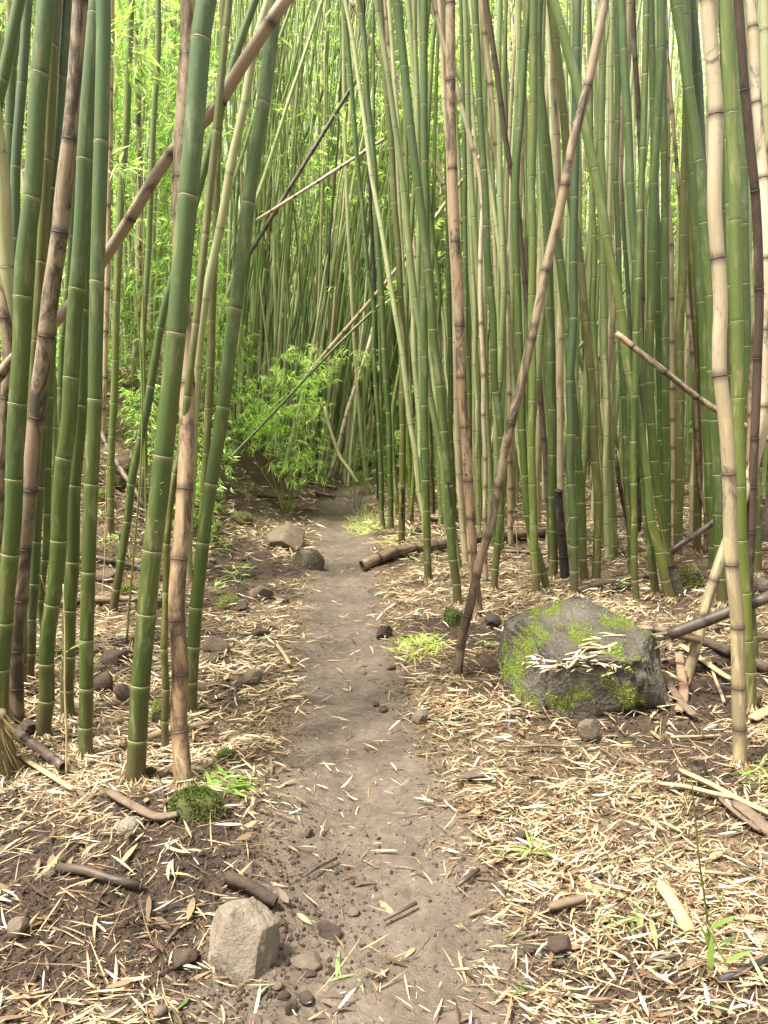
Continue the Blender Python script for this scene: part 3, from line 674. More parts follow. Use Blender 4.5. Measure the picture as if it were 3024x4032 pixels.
def build_stem(s):
    pts = s['pts']
    foot = hit(*pts[-1]) if s['Y'] is None else None
    Y0 = foot[1] if foot is not None else s['Y']
    W = []
    for (u, v) in pts:
        p = at(u, v, Y0)
        W.append(at(u, v, Y0 + s['dY'] * (p[2])))
    W = W[::-1]
    if foot is not None: W[0] = foot
    if s['dY'] and foot is not None: W[0] = foot
    r = s['w'] * Y0 / (2 * F)
    gz = float(H1(W[0][0], W[0][1]))
    if s['Y'] is not None and W[0][2] > gz + 0.02:               # foot hidden behind nearer stems: run it on down
        d = unit(W[0] - W[1]); d = d * 0.6 + np.array([0, 0, -0.6]); d = unit(d)
        L = (W[0][2] - gz) / max(0.3, -d[2])
        q = W[0] + d * L; q[2] = float(H1(q[0], q[1]))
        W = [q] + W
    W = [W[0] - np.array([0, 0, 0.04])] + W
    W[0][:2] = W[1][:2] - (W[2][:2] - W[1][:2]) * 0.02
    if s['top']:
        d = unit(W[-1] - W[-2]); n = W[-1]
        e = random.uniform(-0.05, 0.05)
        for k_ in range(3):
            d = unit(d + np.array([e * 0.6, 0.02, 0.04])); n = n + d * (0.9 if Y0 < 5 else 1.5); W.append(n)
    C = catmull(np.array(W), 0.05)
    L = arcpts(C, 0)[1]
    origin = C[0].copy(); origin[2] += 0.04
    root = empty('bamboo', origin)
    seg = 20 if s['w'] > 40 else (14 if s['w'] > 24 else 10)
    mat, cname = KIND[s['kind']]
    r1 = r * max(0.78, 1 - 0.028 * L)
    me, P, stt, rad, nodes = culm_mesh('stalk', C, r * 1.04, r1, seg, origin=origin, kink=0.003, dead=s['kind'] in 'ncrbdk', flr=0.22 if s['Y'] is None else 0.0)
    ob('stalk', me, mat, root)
    green = s['kind'] in 'glotp'
    if s['w'] >= 30:
        for q in nodes:
            p, _ = arcpts(C, np.array([q - 0.01, q, q + 0.01]))
            if p[1][2] > 1.5 + 0.46 * Y0 or q > L - 0.05: continue
            kq = int(np.argmin(abs(stt - q)))
            ob('node_ring', ring_mesh('node_ring', P[kq], p[2] - p[0], rad[kq] / 1.02, origin, 16 if s['w'] > 40 else 12), M_RING if green else M_RING_B, root)
    if s['Y'] is None and s['w'] >= 22 and s['kind'] != 'k':
        ob('root_fibres', collar_mesh('root_fibres', C[1], r * 1.04, 0.045 + r * 0.8, origin, 100 if s['w'] > 40 else 60), M_DRY, root)
    s['root'] = root; s['C'] = C; s['r'] = r; s['Y0'] = Y0; s['origin'] = origin; s['foot_u'] = pts[-1][0]
    tag(root, s['label'], 'bamboo', 'bamboo stems of the near stands')
    return root

for s in S: build_stem(s)
zones = [(-99, 500, 'beyond the thickest green stem'), (500, 1120, 'between thickest stem and path'),
         (1120, 1725, 'behind the cut log'), (1725, 2075, 'near the carved tan stem'),
         (2075, 2375, 'behind the mossy boulder'), (2375, 2660, 'right of the boulder'), (2660, 4000, 'near the cream stem')]
thick = lambda s: 'stout' if s['w'] > 35 else ('medium' if s['w'] > 26 else ('slim' if s['w'] > 18 else 'very thin'))
for a, b, ph in zones:
    grp = sorted([s for s in S if s['label'] is None and a <= s['foot_u'] < b], key=lambda s: s['foot_u'])
    for n, s in enumerate(grp):
        s['root']['label'] = f"{thick(s)} {KIND[s['kind']][1]} stem, {ordinal(n)} plain one from left, {ph}"
byl = {s['label']: s for s in S if s['label']}

# scratched and carved marks on two stems
def surf(s, u, v, lift=0.0006):
    C = s['C']; p = at(u, v, s['Y0'])
    kk = np.argmin(abs(C[:, 2] - p[2])); c = C[kk]
    p = at(u, v, c[1]); dx = np.clip(p[0] - c[0], -s['r'] * 0.95, s['r'] * 0.95)
    rr = s['r'] * 1.0 + lift
    yy = c[1] - math.sqrt(max(1e-8, rr * rr - dx * dx))
    return at(u, v, yy)
def mark(s, name, strokes, mat, rad=0.0009):
    for stp in strokes:
        pts = [surf(s, u, v) for u, v in stp]
        P = catmull(np.array(pts), 0.004)
        V, Q_, T_, CP, _ = sweep(P - s['origin'], rad, 5)
        ob(name, mk_mesh(name, V, Q_, T_), mat, s['root'])
s = byl['thickest green stem, with scratched letters on its dark side, left of the path']
mark(s, 'scratched_letter', [[(593,2040),(590,2048),(588,2056)], [(610,2060),(616,2047),(622,2060)], [(608,2101),(613,2093),(619,2099)],
     [(596,2092),(592,2096),(597,2100),(592,2104)], [(646,1898),(636,1902),(628,1906)], [(633,1927),(637,1936),(636,1944),(630,1949)]], M_SCRATCH, 0.0008)
s = byl['upright tan dead stem with black joints and carved marks, beside the leaning brown one']
mark(s, 'carved_letter', [[(1825,1777),(1829,1782),(1827,1790),(1832,1798)], [(1840,1783),(1843,1790),(1842,1802)], [(1826,1822),(1827,1833)], [(1832,1819),(1832,1830)], [(1827,1829),(1832,1822)],
     [(1829,1804),(1826,1812),(1834,1806)]], M_CARVE, 0.0013)
mark(s, 'knot_hole', [[(1831,1869),(1836,1868),(1840,1870)]], M_HOLE, 0.004)
s = byl['olive stem with a dark rotted slot near its foot, beside the path']
mark(s, 'rotted_slot', [[(1583,1925),(1585,1950),(1584,1985)], [(1582,1995),(1582,2020),(1584,2040)]], M_HOLE, 0.011)
s = byl['green stem leaning left over the path, with a black scar low on it']
mark(s, 'black_scar', [[(1762,1895),(1766,1920),(1772,1960),(1775,1990)]], M_BLACK, 0.007)

# ------------------------------------------------------------------ fallen poles and sticks
def pole(name, kind, wd, pts, label, hollow=None, cat='fallen bamboo', group='fallen bamboo poles and sticks', lift=0.8, nodes=None):
    W = []
    for q in pts:
        if len(q) == 3: W.append(at(*q))
        else:
            p = hit(*q); p = p + np.array([0, 0, wd * p[1] / (2 * F) * lift + 0.018]); W.append(p)
    W = np.array(W); Ym = W[:, 1].mean(); r = wd * Ym / (2 * F)
    C = catmull(W, 0.03); L = arcpts(C, 0)[1]; origin = C[len(C) // 2].copy()
    nd = nodes if nodes is not None else [x for x in np.arange(random.uniform(0.08, 0.2), L - 0.05, random.uniform(0.2, 0.3))]
    root = empty(name, origin)
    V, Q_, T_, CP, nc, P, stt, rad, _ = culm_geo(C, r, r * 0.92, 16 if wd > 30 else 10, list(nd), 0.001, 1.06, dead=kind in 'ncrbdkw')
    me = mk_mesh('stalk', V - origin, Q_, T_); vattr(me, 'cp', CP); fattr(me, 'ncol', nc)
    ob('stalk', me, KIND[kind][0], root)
    if hollow is not None:
        c, d = (C[0], unit(C[0] - C[1])) if hollow == 0 else (C[-1], unit(C[-1] - C[-2]))
        a = unit(np.cross(d, [0, 0, 1.0])); b = np.cross(d, a); n = 16; th = np.arange(n) * 2 * np.pi / n
        rr = r * 0.93
        out = [c + d * 0.001 + rr * (math.cos(t) * a + math.sin(t) * b) for t in th]
        out2 = [c + d * (0.004 + 0.003 * random.random()) + rr * 1.0 * (math.cos(t) * a + math.sin(t) * b) for t in th]
        inn = [c + d * 0.004 + rr * 0.76 * (math.cos(t) * a + math.sin(t) * b) for t in th]
        deep = [c + d * 0.0015 + rr * 0.7 * (math.cos(t) * a + math.sin(t) * b) for t in th]
        Vv = np.array(out + out2 + inn + deep) - origin
        Qv = [(i_ * n + j, i_ * n + (j + 1) % n, (i_ + 1) * n + (j + 1) % n, (i_ + 1) * n + j) for i_ in range(3) for j in range(n)]
        ob('cut_rim', mk_mesh('cut_rim', Vv, Qv, smooth=False), M_STRIP_D, root)
        Vd = np.array([c + d * 0.0022 + rr * 0.74 * (math.cos(t) * a + math.sin(t) * b) for t in th] + [c + d * 0.0022]) - origin
        ob('hollow_end', mk_mesh('hollow_end', Vd, None, [(j, (j + 1) % n, n) for j in range(n)], smooth=False), M_HOLE, root)
    tag(root, label, cat, group)
    return root, C, r

pole('leaning_pole', 'w', 46, [(-80,1590,3.75),(37,1430,3.7),(226,1260,3.62),(439,976,3.5),(677,601,3.36),(836,440,3.27),(952,256,3.18),(1130,-10,3.1),(1260,-200,3.05)], 'brown dead pole lying diagonally across the left stand, behind the thickest green stem', cat='bamboo', nodes=[0.2, 0.52, 0.86, 1.22, 1.55, 1.86, 2.2])
pole('leaning_pole', 'g', 11, [(885,1825,8.0),(1049,1655,8.2),(1348,1340,8.6),(1600,1110,9.2),(1872,915,9.6)], 'long thin dark green pole slanting up through the leafy bush to the right', cat='bamboo')
pole('leaning_pole', 'n', 15, [(1190,1495,9.3),(1560,1060,9.5),(1900,600,9.8)], 'thin tan pole slanting right, parallel above the long dark green one', cat='bamboo')
pole('leaning_pole', 'd', 17, [(935,1075,8.8),(1165,700,9.0),(1400,318,9.2)], 'thin dark brown pole leaning right across the upper middle', cat='bamboo')
pole('leaning_pole', 'c', 13, [(1010,868,8.8),(1260,710,8.8),(1512,548,8.8)], 'thin cream pole lying at a low slant across the stems above the leafy bush', cat='bamboo')
pole('leaning_pole', 'n', 13, [(1375,-10,9.6),(1620,480,9.6),(1880,1000,9.6)], 'thin tan pole slanting down to the right high over the path', cat='bamboo')
pole('leaning_pole', 'c', 17, [(1296,1890,10.2),(1330,1770,10.2),(1362,1640,10.3),(1397,1530,10.4),(1440,1400,10.4),(1470,1290,10.5)], 'cream dead pole leaning right at the bend of the path, crossing a bowed green one', cat='bamboo')
pole('leaning_pole', 'p', 15, [(1410,1905,9.6),(1375,1850,9.7),(1340,1800,9.8),(1310,1720,9.9),(1285,1640,10.0),(1278,1600,10.0)], 'bowed pale green pole at the bend of the path, leaning left', cat='bamboo')
pole('leaning_pole', 'b', 26, [(2427,1312,4.9),(2616,1462,4.8),(2780,1588,4.75),(2976,1700,4.65),(3080,1760,4.6)], 'brown pole with an open hollow end, hanging slantwise among the right-hand stems', hollow=0, cat='bamboo')
pole('cut_log', 'b', 42, [(1427,2252),(1500,2222),(1574,2196),(1702,2178),(1842,2152),(1960,2140),(2100,2125),(2240,2110)], 'tan cut bamboo log lying across the right edge of the path, dark sawn end first', hollow=0, lift=0.9)
pole('fallen_pole', 'd', 16, [(1598,2110),(1763,2094),(1860,2085)], 'thin dark stick behind the cut log, close to the path edge stems')
pole('fallen_pole', 'b', 17, [(1696,2056),(1811,2064),(1900,2075)], 'brown stick farthest back on the litter behind the cut log')
pole('fallen_pole', 'd', 20, [(1796,2024),(1860,2050),(1903,2080)], 'short dark pole angled toward the viewer behind the upright tan stem')
pole('fallen_pole', 'n', 20, [(1960,2132),(2024,2128),(2164,2110),(2299,2088),(2420,2064)], 'long tan pole lying crosswise behind the right-hand stems')
pole('fallen_pole', 'b', 18, [(1980,2184),(2100,2190),(2237,2202),(2330,2200)], 'brown pole lying crosswise in front of the long tan one, right stand')
pole('fallen_pole', 'd', 32, [(2270,2345),(2360,2322),(2488,2298),(2580,2285)], 'thick dark pole lying right behind the mossy boulder')
pole('fallen_pole', 'k', 18, [(2370,2352),(2440,2330),(2500,2318)], 'short blackened stick beside the thick dark pole behind the boulder')
pole('fallen_pole', 'd', 26, [(2640,2174,5.4),(2700,2130,5.4),(2768,2086,5.5),(2830,2040,5.5)], 'dark pole sloping up to the right behind the hollow grey stump')
pole('broken_pole', 'd', 50, [(2634,2500,3.5),(2700,2474,3.48),(2787,2442,3.45),(2872,2408,3.42),(2950,2380,3.4),(3060,2338,3.38)], 'thick dark broken pole resting on the mossy boulder, splintered open at one end', nodes=[0.02, 0.19, 0.4])
pole('fallen_pole', 'b', 36, [(2486,2480,3.9),(2560,2478,3.85),(2650,2490,3.8),(2760,2520,3.75)], 'brown pole under the thick broken one at the right corner of the boulder')
pole('fallen_pole', 'd', 44, [(2690,2530),(2780,2560),(2878,2598),(2990,2650),(3090,2690)], 'dark pole on the ground running right beneath the bent cream stem')
pole('fallen_pole', 'b', 30, [(2880,2560),(2960,2540),(3060,2520)], 'brown pole on the ground at the right edge behind the bright green stem')
pole('fallen_pole', 'b', 26, [(2790,2500),(2850,2470),(2900,2440)], 'grey-brown stick sloping up toward the tall cream stem')
pole('fallen_pole', 'd', 26, [(2960,2330),(3000,2316),(3060,2308)], 'short dark pole end at the right edge, level with the boulder top')
pole('fallen_pole', 'd', 20, [(2860,2395),(2890,2390),(2930,2385)], 'short dark pole end peeping out behind the tall cream stem')
pole('fallen_stick', 'n', 15, [(2790,2610),(2817,2700),(2838,2750),(2849,2786)], 'thin tan stick pointing toward the viewer beside the tall cream stem')
pole('fallen_stick', 'b', 40, [(2586,2585),(2600,2612),(2618,2640)], 'stubby dark root knuckle at the right corner of the mossy boulder', hollow=1)
pole('fallen_pole', 'd', 18, [(380,1930,6.6),(440,1950,6.5),(500,1985,6.4),(573,2012,6.3),(620,2030,6.2)], 'dark slim pole at the foot of the left bank below the mossy rock')
pole('fallen_pole', 'b', 22, [(385,1680,6.7),(430,1770,6.6),(480,1855,6.5),(525,1925,6.4),(572,2000,6.3)], 'curved brown pole leaning down the left bank in front of the mossy rock')
pole('fallen_pole', 'd', 24, [(360,2212),(450,2232),(543,2250),(640,2290)], 'dark pole on the litter just left of the thickest green stem, upper one')
pole('fallen_pole', 'b', 28, [(200,2400),(372,2387),(450,2384),(537,2380),(640,2390)], 'brown pole lying level behind the slanting green stem, lower one')
pole('fallen_pole', 'd', 44, [(30,2895),(100,2940),(170,2990),(250,3052)], 'short thick brown hollow pole beside the root clump at the left', hollow=1)
pole('fallen_pole', 'n', 27, [(585,2928),(660,2905),(750,2885),(836,2870)], 'short tan hollow pole lying behind the feet of the two thickest stems', hollow=1)
pole('half_buried_pole', 'd', 40, [(236,3441),(330,3460),(440,3485),(553,3512)], 'dark half buried pole in the loose soil at the left', lift=0.15, hollow=1)
pole('fallen_stick', 'b', 13, [(605,3040),(640,3130),(650,3200),(655,3240)], 'thin brown stick in front of the thickest green stem foot')
pole('fallen_stick', 'b', 12, [(2338,2953),(2380,2980),(2428,3016)], 'small brown stick right of the angular tan rock')
pole('fallen_stick', 'd', 13, [(1018,1962),(1100,1972),(1189,1970)], 'dark stick on the litter left of the far path')
pole('fallen_stick', 'd', 17, [(1244,1952),(1280,1960),(1320,1968)], 'short dark stick at the far end of the path')
pole('fallen_stick', 'b', 11, [(1190,1905),(1260,1915),(1325,1932)], 'thin brown stick above the far end of the path')
pole('fallen_stick', 'n', 12, [(2640,2925),(2740,2922),(2835,2918)], 'thin tan stick lying level left of the tall cream stem foot')
pole('fallen_stick', 'b', 13, [(2400,3455),(2425,3560),(2460,3640)], 'brown twig curving toward the viewer left of the tan plank')
pole('fallen_stick', 'n', 16, [(2650,3448),(2760,3458),(2880,3470)], 'tan stick lying level behind the tan plank at the right')
pole('fallen_stick', 'b', 22, [(2470,3800),(2500,3870),(2530,3930)], 'brown stick in the litter at the bottom right')
pole('fallen_stick', 'd', 18, [(1640,3590),(1560,3620),(1510,3650)], 'small dark stick at the right margin of the path')
pole('fallen_stick', 'd', 12, [(1328,3402),(1265,3440),(1195,3482)], 'thin straight dark stick lying on the bare path')
pole('fallen_stick', 'b', 20, [(1800,3520),(1850,3480),(1885,3450)], 'short brown stick at the path margin left of the dark bark slab')
pole('fallen_stick', 'd', 16, [(2540,3820),(2680,3800),(2780,3770)], 'dark twig behind the thin green stalk at the bottom right')
pole('fallen_stick', 'k', 34, [(2830,3900),(2930,3860),(3050,3800)], 'thick blackened stick at the bottom right corner')
pole('fallen_stick', 'd', 12, [(-10,3190),(40,3155),(80,3125)], 'thin black twig at the left edge above the loose soil')

# splinters of the broken pole, strips, planks
def strip(name, pts, wpx, thick_, label, mat, cat='bamboo strip', group='split bamboo strips and bark', parent=None, curve=0.2, jag=True):
    W = []
    for q in pts:
        W.append(at(*q) if len(q) == 3 else hit(*q) + np.array([0, 0, 0.034]))
    C = catmull(np.array(W), 0.02); n = len(C)
    T = unit(np.gradient(C, axis=0)); up = np.array([0, 0, 1.0]); B = unit(np.cross(T, up)); N = np.cross(B, T)
    Yv = C[:, 1].mean(); hw = wpx * Yv / (2 * F)
    wv = np.full(n, hw)
    if jag and n > 3: wv = wv * (0.9 + 0.12 * RG.random(n)); wv[0] *= 0.6; wv[-1] *= 0.55
    prof = [(-1, 0), (-0.5, curve * 0.75), (0, curve), (0.5, curve * 0.75), (1, 0)]
    V = []
    for lay in (0, -thick_):
        for a, b in prof: V.append(C + B * (a * wv)[:, None] + N * (b * hw + lay))
    m = len(prof); V = np.stack(V, 1).reshape(-1, 3); k2 = 2 * m
    Q_ = []
    for i_ in range(n - 1):
        a, b = i_ * k2, (i_ + 1) * k2
        for j in range(m - 1):
            Q_.append((a + j, a + j + 1, b + j + 1, b + j)); Q_.append((a + m + j, b + m + j, b + m + j + 1, a + m + j + 1))
        Q_.append((a, b, b + m, a + m)); Q_.append((a + m - 1, a + 2 * m - 1, b + 2 * m - 1, b + m - 1))
    for a in (0, (n - 1) * k2):
        for j in range(m - 1): Q_.append((a + j, a + m + j, a + m + j + 1, a + j + 1))
    o0 = parent.location if parent is not None else Vector(C[n // 2])
    me = mk_mesh(name, V - np.array(o0), Q_, smooth=False)
    o = ob(name, me, mat, parent)
    if parent is None:
        o.location = o0; tag(o, label, cat, group)
    return o
bp = [o for o in COL.objects if o.name.startswith('broken_pole')][0]
strip('splinter', [(2640,2490,3.5),(2560,2500,3.5),(2470,2530,3.5)], 22, 0.004, None, M_STRIP_D, parent=bp)
strip('splinter', [(2645,2520,3.48),(2560,2560,3.46),(2500,2585,3.44)], 14, 0.004, None, M_STRIP_D, parent=bp)
strip('splinter', [(2640,2505,3.56),(2560,2525,3.56),(2476,2556,3.55)], 34, 0.004, None, M_HOLE, parent=bp)
strip('bamboo_strip', [(84,3010),(150,3050),(220,3095),(290,3140)], 24, 0.006, 'pale yellow split strip with a groove, in front of the hollow pole at the left', M_STRIP)
strip('bamboo_strip', [(2598,3516),(2650,3600),(2715,3716)], 66, 0.010, 'broad weathered tan plank lying toward the viewer at the right', M_STRIP)
strip('bamboo_strip', [(2672,3066),(2800,3120),(2910,3180),(3050,3250)], 28, 0.010, 'long brown split slat sloping to the right edge, upper of the pair', M_STRIP)
strip('bamboo_strip', [(2591,3114),(2700,3135),(2800,3155),(2880,3172)], 22, 0.010, 'brown split slat below the long one at the right edge', M_STRIP)
strip('bark_strip', [(2889,3190),(2950,3240),(3050,3330)], 60, 0.012, 'dark broad bark strip running out at the right edge', M_STRIP_D)
strip('bark_strip', [(2830,3180),(2900,3240),(2990,3310)], 20, 0.010, 'narrow dark bark strip beside the broad one at the right', M_STRIP_D)
strip('bark_strip', [(2157,3612),(2220,3590),(2302,3570)], 40, 0.014, 'small dark bark slab in the middle of the right-hand litter', M_STRIP_D)
strip('bark_strip', [(2590,2665),(2640,2730),(2690,2800),(2736,2848)], 36, 0.008, 'flat dark grey slat sloping down from the boulder', M_STRIP_D)
strip('bark_strip', [(2672,2600),(2682,2680),(2690,2760),(2672,2830)], 38, 0.006, 'curled red-brown sheath standing beside the flat dark slat', simple('sheath', (0.20, 0.12, 0.08), (0.30, 0.2, 0.13), 20, 0.7))
strip('bamboo_strip', [(2680,2560),(2760,2620),(2830,2670),(2880,2700)], 30, 0.006, 'splintered orange-tan strip behind the bent cream stem foot', M_STRIP)
strip('bamboo_strip', [(2960,2860),(3000,2835),(3060,2800)], 46, 0.008, 'wide tan strip at the right edge next to the tall cream stem foot', M_STRIP)
strip('bark_strip', [(2050,2968),(2140,2966),(2260,2970)], 16, 0.006, 'dark bark sliver below the angular tan rock', M_STRIP_D)
strip('bark_strip', [(430,3150),(520,3200),(620,3250),(700,3240)], 40, 0.012, 'brown rotten bark piece above the loose soil at the left', M_STRIP_D)
strip('bark_strip', [(895,3486),(980,3520),(1090,3590)], 50, 0.03, 'rotten brown root crust just behind the big pale rock', M_ROCK_D, curve=0.7)
strip('bamboo_strip', [(1090,2560),(1120,2600),(1140,2640)], 16, 0.004, 'short reddish strip on the left margin of the path', M_STRIP)
strip('bamboo_strip', [(2500,2420,3.75),(2460,2470,3.72),(2560,2530,3.68)], 10, 0.004, 'dark thin strip with a tan tip leaning on the boulder', M_STRIP_D)

# ------------------------------------------------------------------ rocks
def icosphere(sub):
    import bmesh
    bm = bmesh.new(); bmesh.ops.create_icosphere(bm, subdivisions=sub, radius=1.0)
    V = np.array([v.co[:] for v in bm.verts]); T = np.array([[v.index for v in f.verts] for f in bm.faces]); bm.free()
    return V, T
ICO = {k_: icosphere(k_) for k_ in (1, 2, 4, 5, 6)}
def n3(V, s, seed):
    return fbm(V[:, 0] * s + V[:, 2] * s * 0.71, V[:, 1] * s - V[:, 2] * s * 0.63, seed, 4) - 0.5

def rock_geo(seed, planes=None, sub=4, nplanes=9, rough=0.10):
    rg = np.random.default_rng(seed)
    V, T = ICO[sub]; V = V.copy()
    pl = planes or []
    if not planes:
        for _ in range(nplanes):
            n = unit(rg.normal(0, 1, 3)); pl.append((n, rg.uniform(0.62, 0.9)))
    V = V * 1.15
    for n, d in pl:
        n = unit(np.array(n, float)); q = V @ n - d; q = np.clip(q, 0, None); V = V - q[:, None] * n[None] * 0.90
    R_ = unit(V)
    V = V + R_ * (n3(V, 1.6, seed)[:, None] * rough * 2 + n3(V, 5, seed + 5)[:, None] * rough * 0.8 + n3(V, 14, seed + 9)[:, None] * rough * 0.5 + n3(V, 34, seed + 12)[:, None] * rough * 0.22)
    return V, T

def rock(u0, v0, u1, v1, mat, label, seed, name='rock', sink=0.25, depthk=0.9, planes=None, sub=4, rot=None, cat='rock', rough=0.10, group='loose rocks on the ground'):
    """rock whose picture box is u0..u1, v0..v1; its foot meets the ground near v1"""
    f = hit((u0 + u1) / 2, v1 - (v1 - v0) * 0.12)
    Yc = f[1]; sx = (u1 - u0) * (Yc * 1.04) / F / 2 * 1.06
    sy = sx * depthk
    # tall enough that the top reaches v0
    Yt = Yc + sy * 0.9
    ztop = at((u0 + u1) / 2, v0, Yt)[2]
    sz = max(sx * 0.35, (ztop - f[2]) / (2 - 2 * sink) * 1.02) if ztop > f[2] else sx * 0.4
    sz = min(sz, sx * 1.45)
    V, T = rock_geo(seed, planes, sub, rough=rough)
    ext = np.abs(V).max(0)
    V = V / ext * np.array([sx, sy, sz])
    a = random.uniform(-0.5, 0.5) if rot is None else rot
    if rot is not None:
        c, s_ = math.cos(a), math.sin(a); V = V @ np.array([[c, s_, 0], [-s_, c, 0], [0, 0, 1]])
    loc = np.array([f[0], Yc + sy * 0.75, float(H1(f[0], Yc + sy * 0.7)) + sz * (1 - 2 * sink) + 0.008])
    me = mk_mesh(name, V, None, T, smooth=True)
    o = ob(name, me, mat); o.location = loc
    tag(o, label, cat, group)
    return o, V + loc

def moss_on(o, Vw, T, n, thr, seed, zmin=-0.2, cols=((0.12, 0.18, 0.03), (0.42, 0.49, 0.10)), size=0.011, sc=9, name='moss', boxes=None, soft=1.0, paint=False):
    """tufts of moss scattered on a rock's surface"""
    Vw = np.asarray(Vw); A = Vw[T[:, 0]]; B = Vw[T[:, 1]]; Cc = Vw[T[:, 2]]
    cr = np.cross(B - A, Cc - A); ar = np.linalg.norm(cr, axis=1); nr = unit(cr)
    rg = np.random.default_rng(seed)
    idx = rg.choice(len(T), n * 8, p=ar / ar.sum())
    r1, r2 = np.sqrt(rg.random(len(idx))), rg.random(len(idx))
    P = (1 - r1)[:, None] * A[idx] + (r1 * (1 - r2))[:, None] * B[idx] + (r1 * r2)[:, None] * Cc[idx]
    N = nr[idx]
    nz = 0.5 + 1.7 * (fbm(P[:, 0] * sc + P[:, 2] * sc * 0.8, P[:, 1] * sc - P[:, 2] * sc * 0.9, seed, 5) - 0.5)
    nz = nz + 0.12 * (N[:, 2] > 0.3)
    if boxes is not None:
        q = P - np.array([0, 0, CAMH]); c_, s_ = math.cos(PITCH), math.sin(PITCH)
        dep = q[:, 1] * c_ - q[:, 2] * s_; up_ = q[:, 1] * s_ + q[:, 2] * c_
        uu = 1512 + F * q[:, 0] / dep; vv = 2016 - F * up_ / dep
        bo = np.zeros(len(P)) - 0.25
        for (cx, cy, rx, ry) in boxes: bo = np.maximum(bo, 0.45 * (1 - ((uu - cx) / rx) ** 2 - ((vv - cy) / ry) ** 2))
        nz = nz + np.clip(bo, -0.25, 0.25)
    if paint:
        Nv = unit(Vw - Vw.mean(0)); nv = 0.5 + 1.7 * (fbm(Vw[:, 0] * sc + Vw[:, 2] * sc * 0.8, Vw[:, 1] * sc - Vw[:, 2] * sc * 0.9, seed, 5) - 0.5) + 0.12 * (Nv[:, 2] > 0.3)
        if boxes is not None:
            q = Vw - np.array([0, 0, CAMH]); dep = q[:, 1] * c_ - q[:, 2] * s_; up_ = q[:, 1] * s_ + q[:, 2] * c_
            uu = 1512 + F * q[:, 0] / dep; vv = 2016 - F * up_ / dep; b2 = np.zeros(len(Vw)) - .25
            for (cx, cy, rx, ry) in boxes: b2 = np.maximum(b2, 0.45 * (1 - ((uu - cx) / rx) ** 2 - ((vv - cy) / ry) ** 2))
            nv = nv + np.clip(b2, -.25, .25)
        fattr(o.data, 'mossm', sst((nv - thr + 0.02) / 0.16))
    keep = (nz > thr + rg.uniform(-0.10, 0.16, len(nz)) * soft) & (N[:, 2] > zmin)
    P, N = P[keep][:n], N[keep][:n]; m = len(P)
    D = unit(N * 0.6 + rg.normal(0, 0.7, (m, 3)))
    t = rg.random((m, 1)) ** 1.2; col = np.array(cols[0]) * (1 - t) + np.array(cols[1]) * t
    me = blade_mesh(name, P + N * 0.001 - np.array(o.location), D, rg.normal(0, 1, (m, 3)), rg.uniform(0.6, 1.4, m) * size, rg.uniform(0.6, 1.2, m) * size * 0.6, rg.uniform(-.2, .5, m), col)
    return ob(name, me, M_MOSS, o)

# the mossy boulder: broad tilted top, upright front, undercut right end
BV, BT = ICO[6]; BV = np.sign(BV) * np.abs(BV) ** 0.45; BV = BV * 0.98
for n, d in [((0.04, -0.30, 0.95), 0.68), ((0.03, -1, 0.05), 0.76), ((-0.90, -0.38, 0.22), 0.86), ((0.80, -0.50, 0.30), 0.86), ((1, 0.1, -0.25), 0.92), ((0, 0, -1), 0.6),
             ((-0.6, -0.8, -0.3), 1.05), ((0.32, -0.85, -0.55), 0.84), ((0, 1, 0.1), 0.85), ((-0.45, 0.3, 0.84), 1.0), ((0.6, 0.2, 0.78), 0.92), ((0.5, -0.55, 0.67), 0.95)]:
    n = unit(np.array(n, float)); q = np.clip(BV @ n - d, 0, None); BV = BV - q[:, None] * n[None] * 0.97
BV = BV + unit(BV) * (n3(BV, 1.4, 3)[:, None] * 0.13 + n3(BV, 4, 8)[:, None] * 0.11 + n3(BV, 11, 9)[:, None] * 0.06 + n3(BV, 30, 19)[:, None] * 0.035 - np.clip(n3(BV, 17, 29) - 0.16, 0, 1)[:, None] * 0.4)
crack = np.abs(n3(BV, 1.9, 77)); BV = BV - unit(BV) * (np.clip(0.035 - crack, 0, 1) * 1.6)[:, None]
fb = hit(2290, 2800)
BV = BV / np.abs(BV).max(0) * np.array([0.385, 0.38, 0.275])
bo = ob('boulder', mk_mesh('boulder', BV, None, BT), M_BOULDER)
bo.location = (fb[0] + 0.07, fb[1] + 0.24, fb[2] + 0.115)
tag(bo, 'large grey boulder with bright moss patches and a drift of dry leaves on its ledge', 'boulder')
BW = BV + np.array(bo.location)
moss_on(bo, BW, BT, 17000, 0.72, 5, -0.6, sc=14, size=0.0065, paint=True, boxes=[(2140, 2440, 75, 120), (2300, 2490, 60, 55), (2420, 2470, 70, 100), (2020, 2600, 70, 90), (2330, 2690, 130, 80), (2470, 2760, 90, 45), (2110, 2350, 100, 30), (2060, 2780, 90, 70), (2200, 2760, 80, 40)])

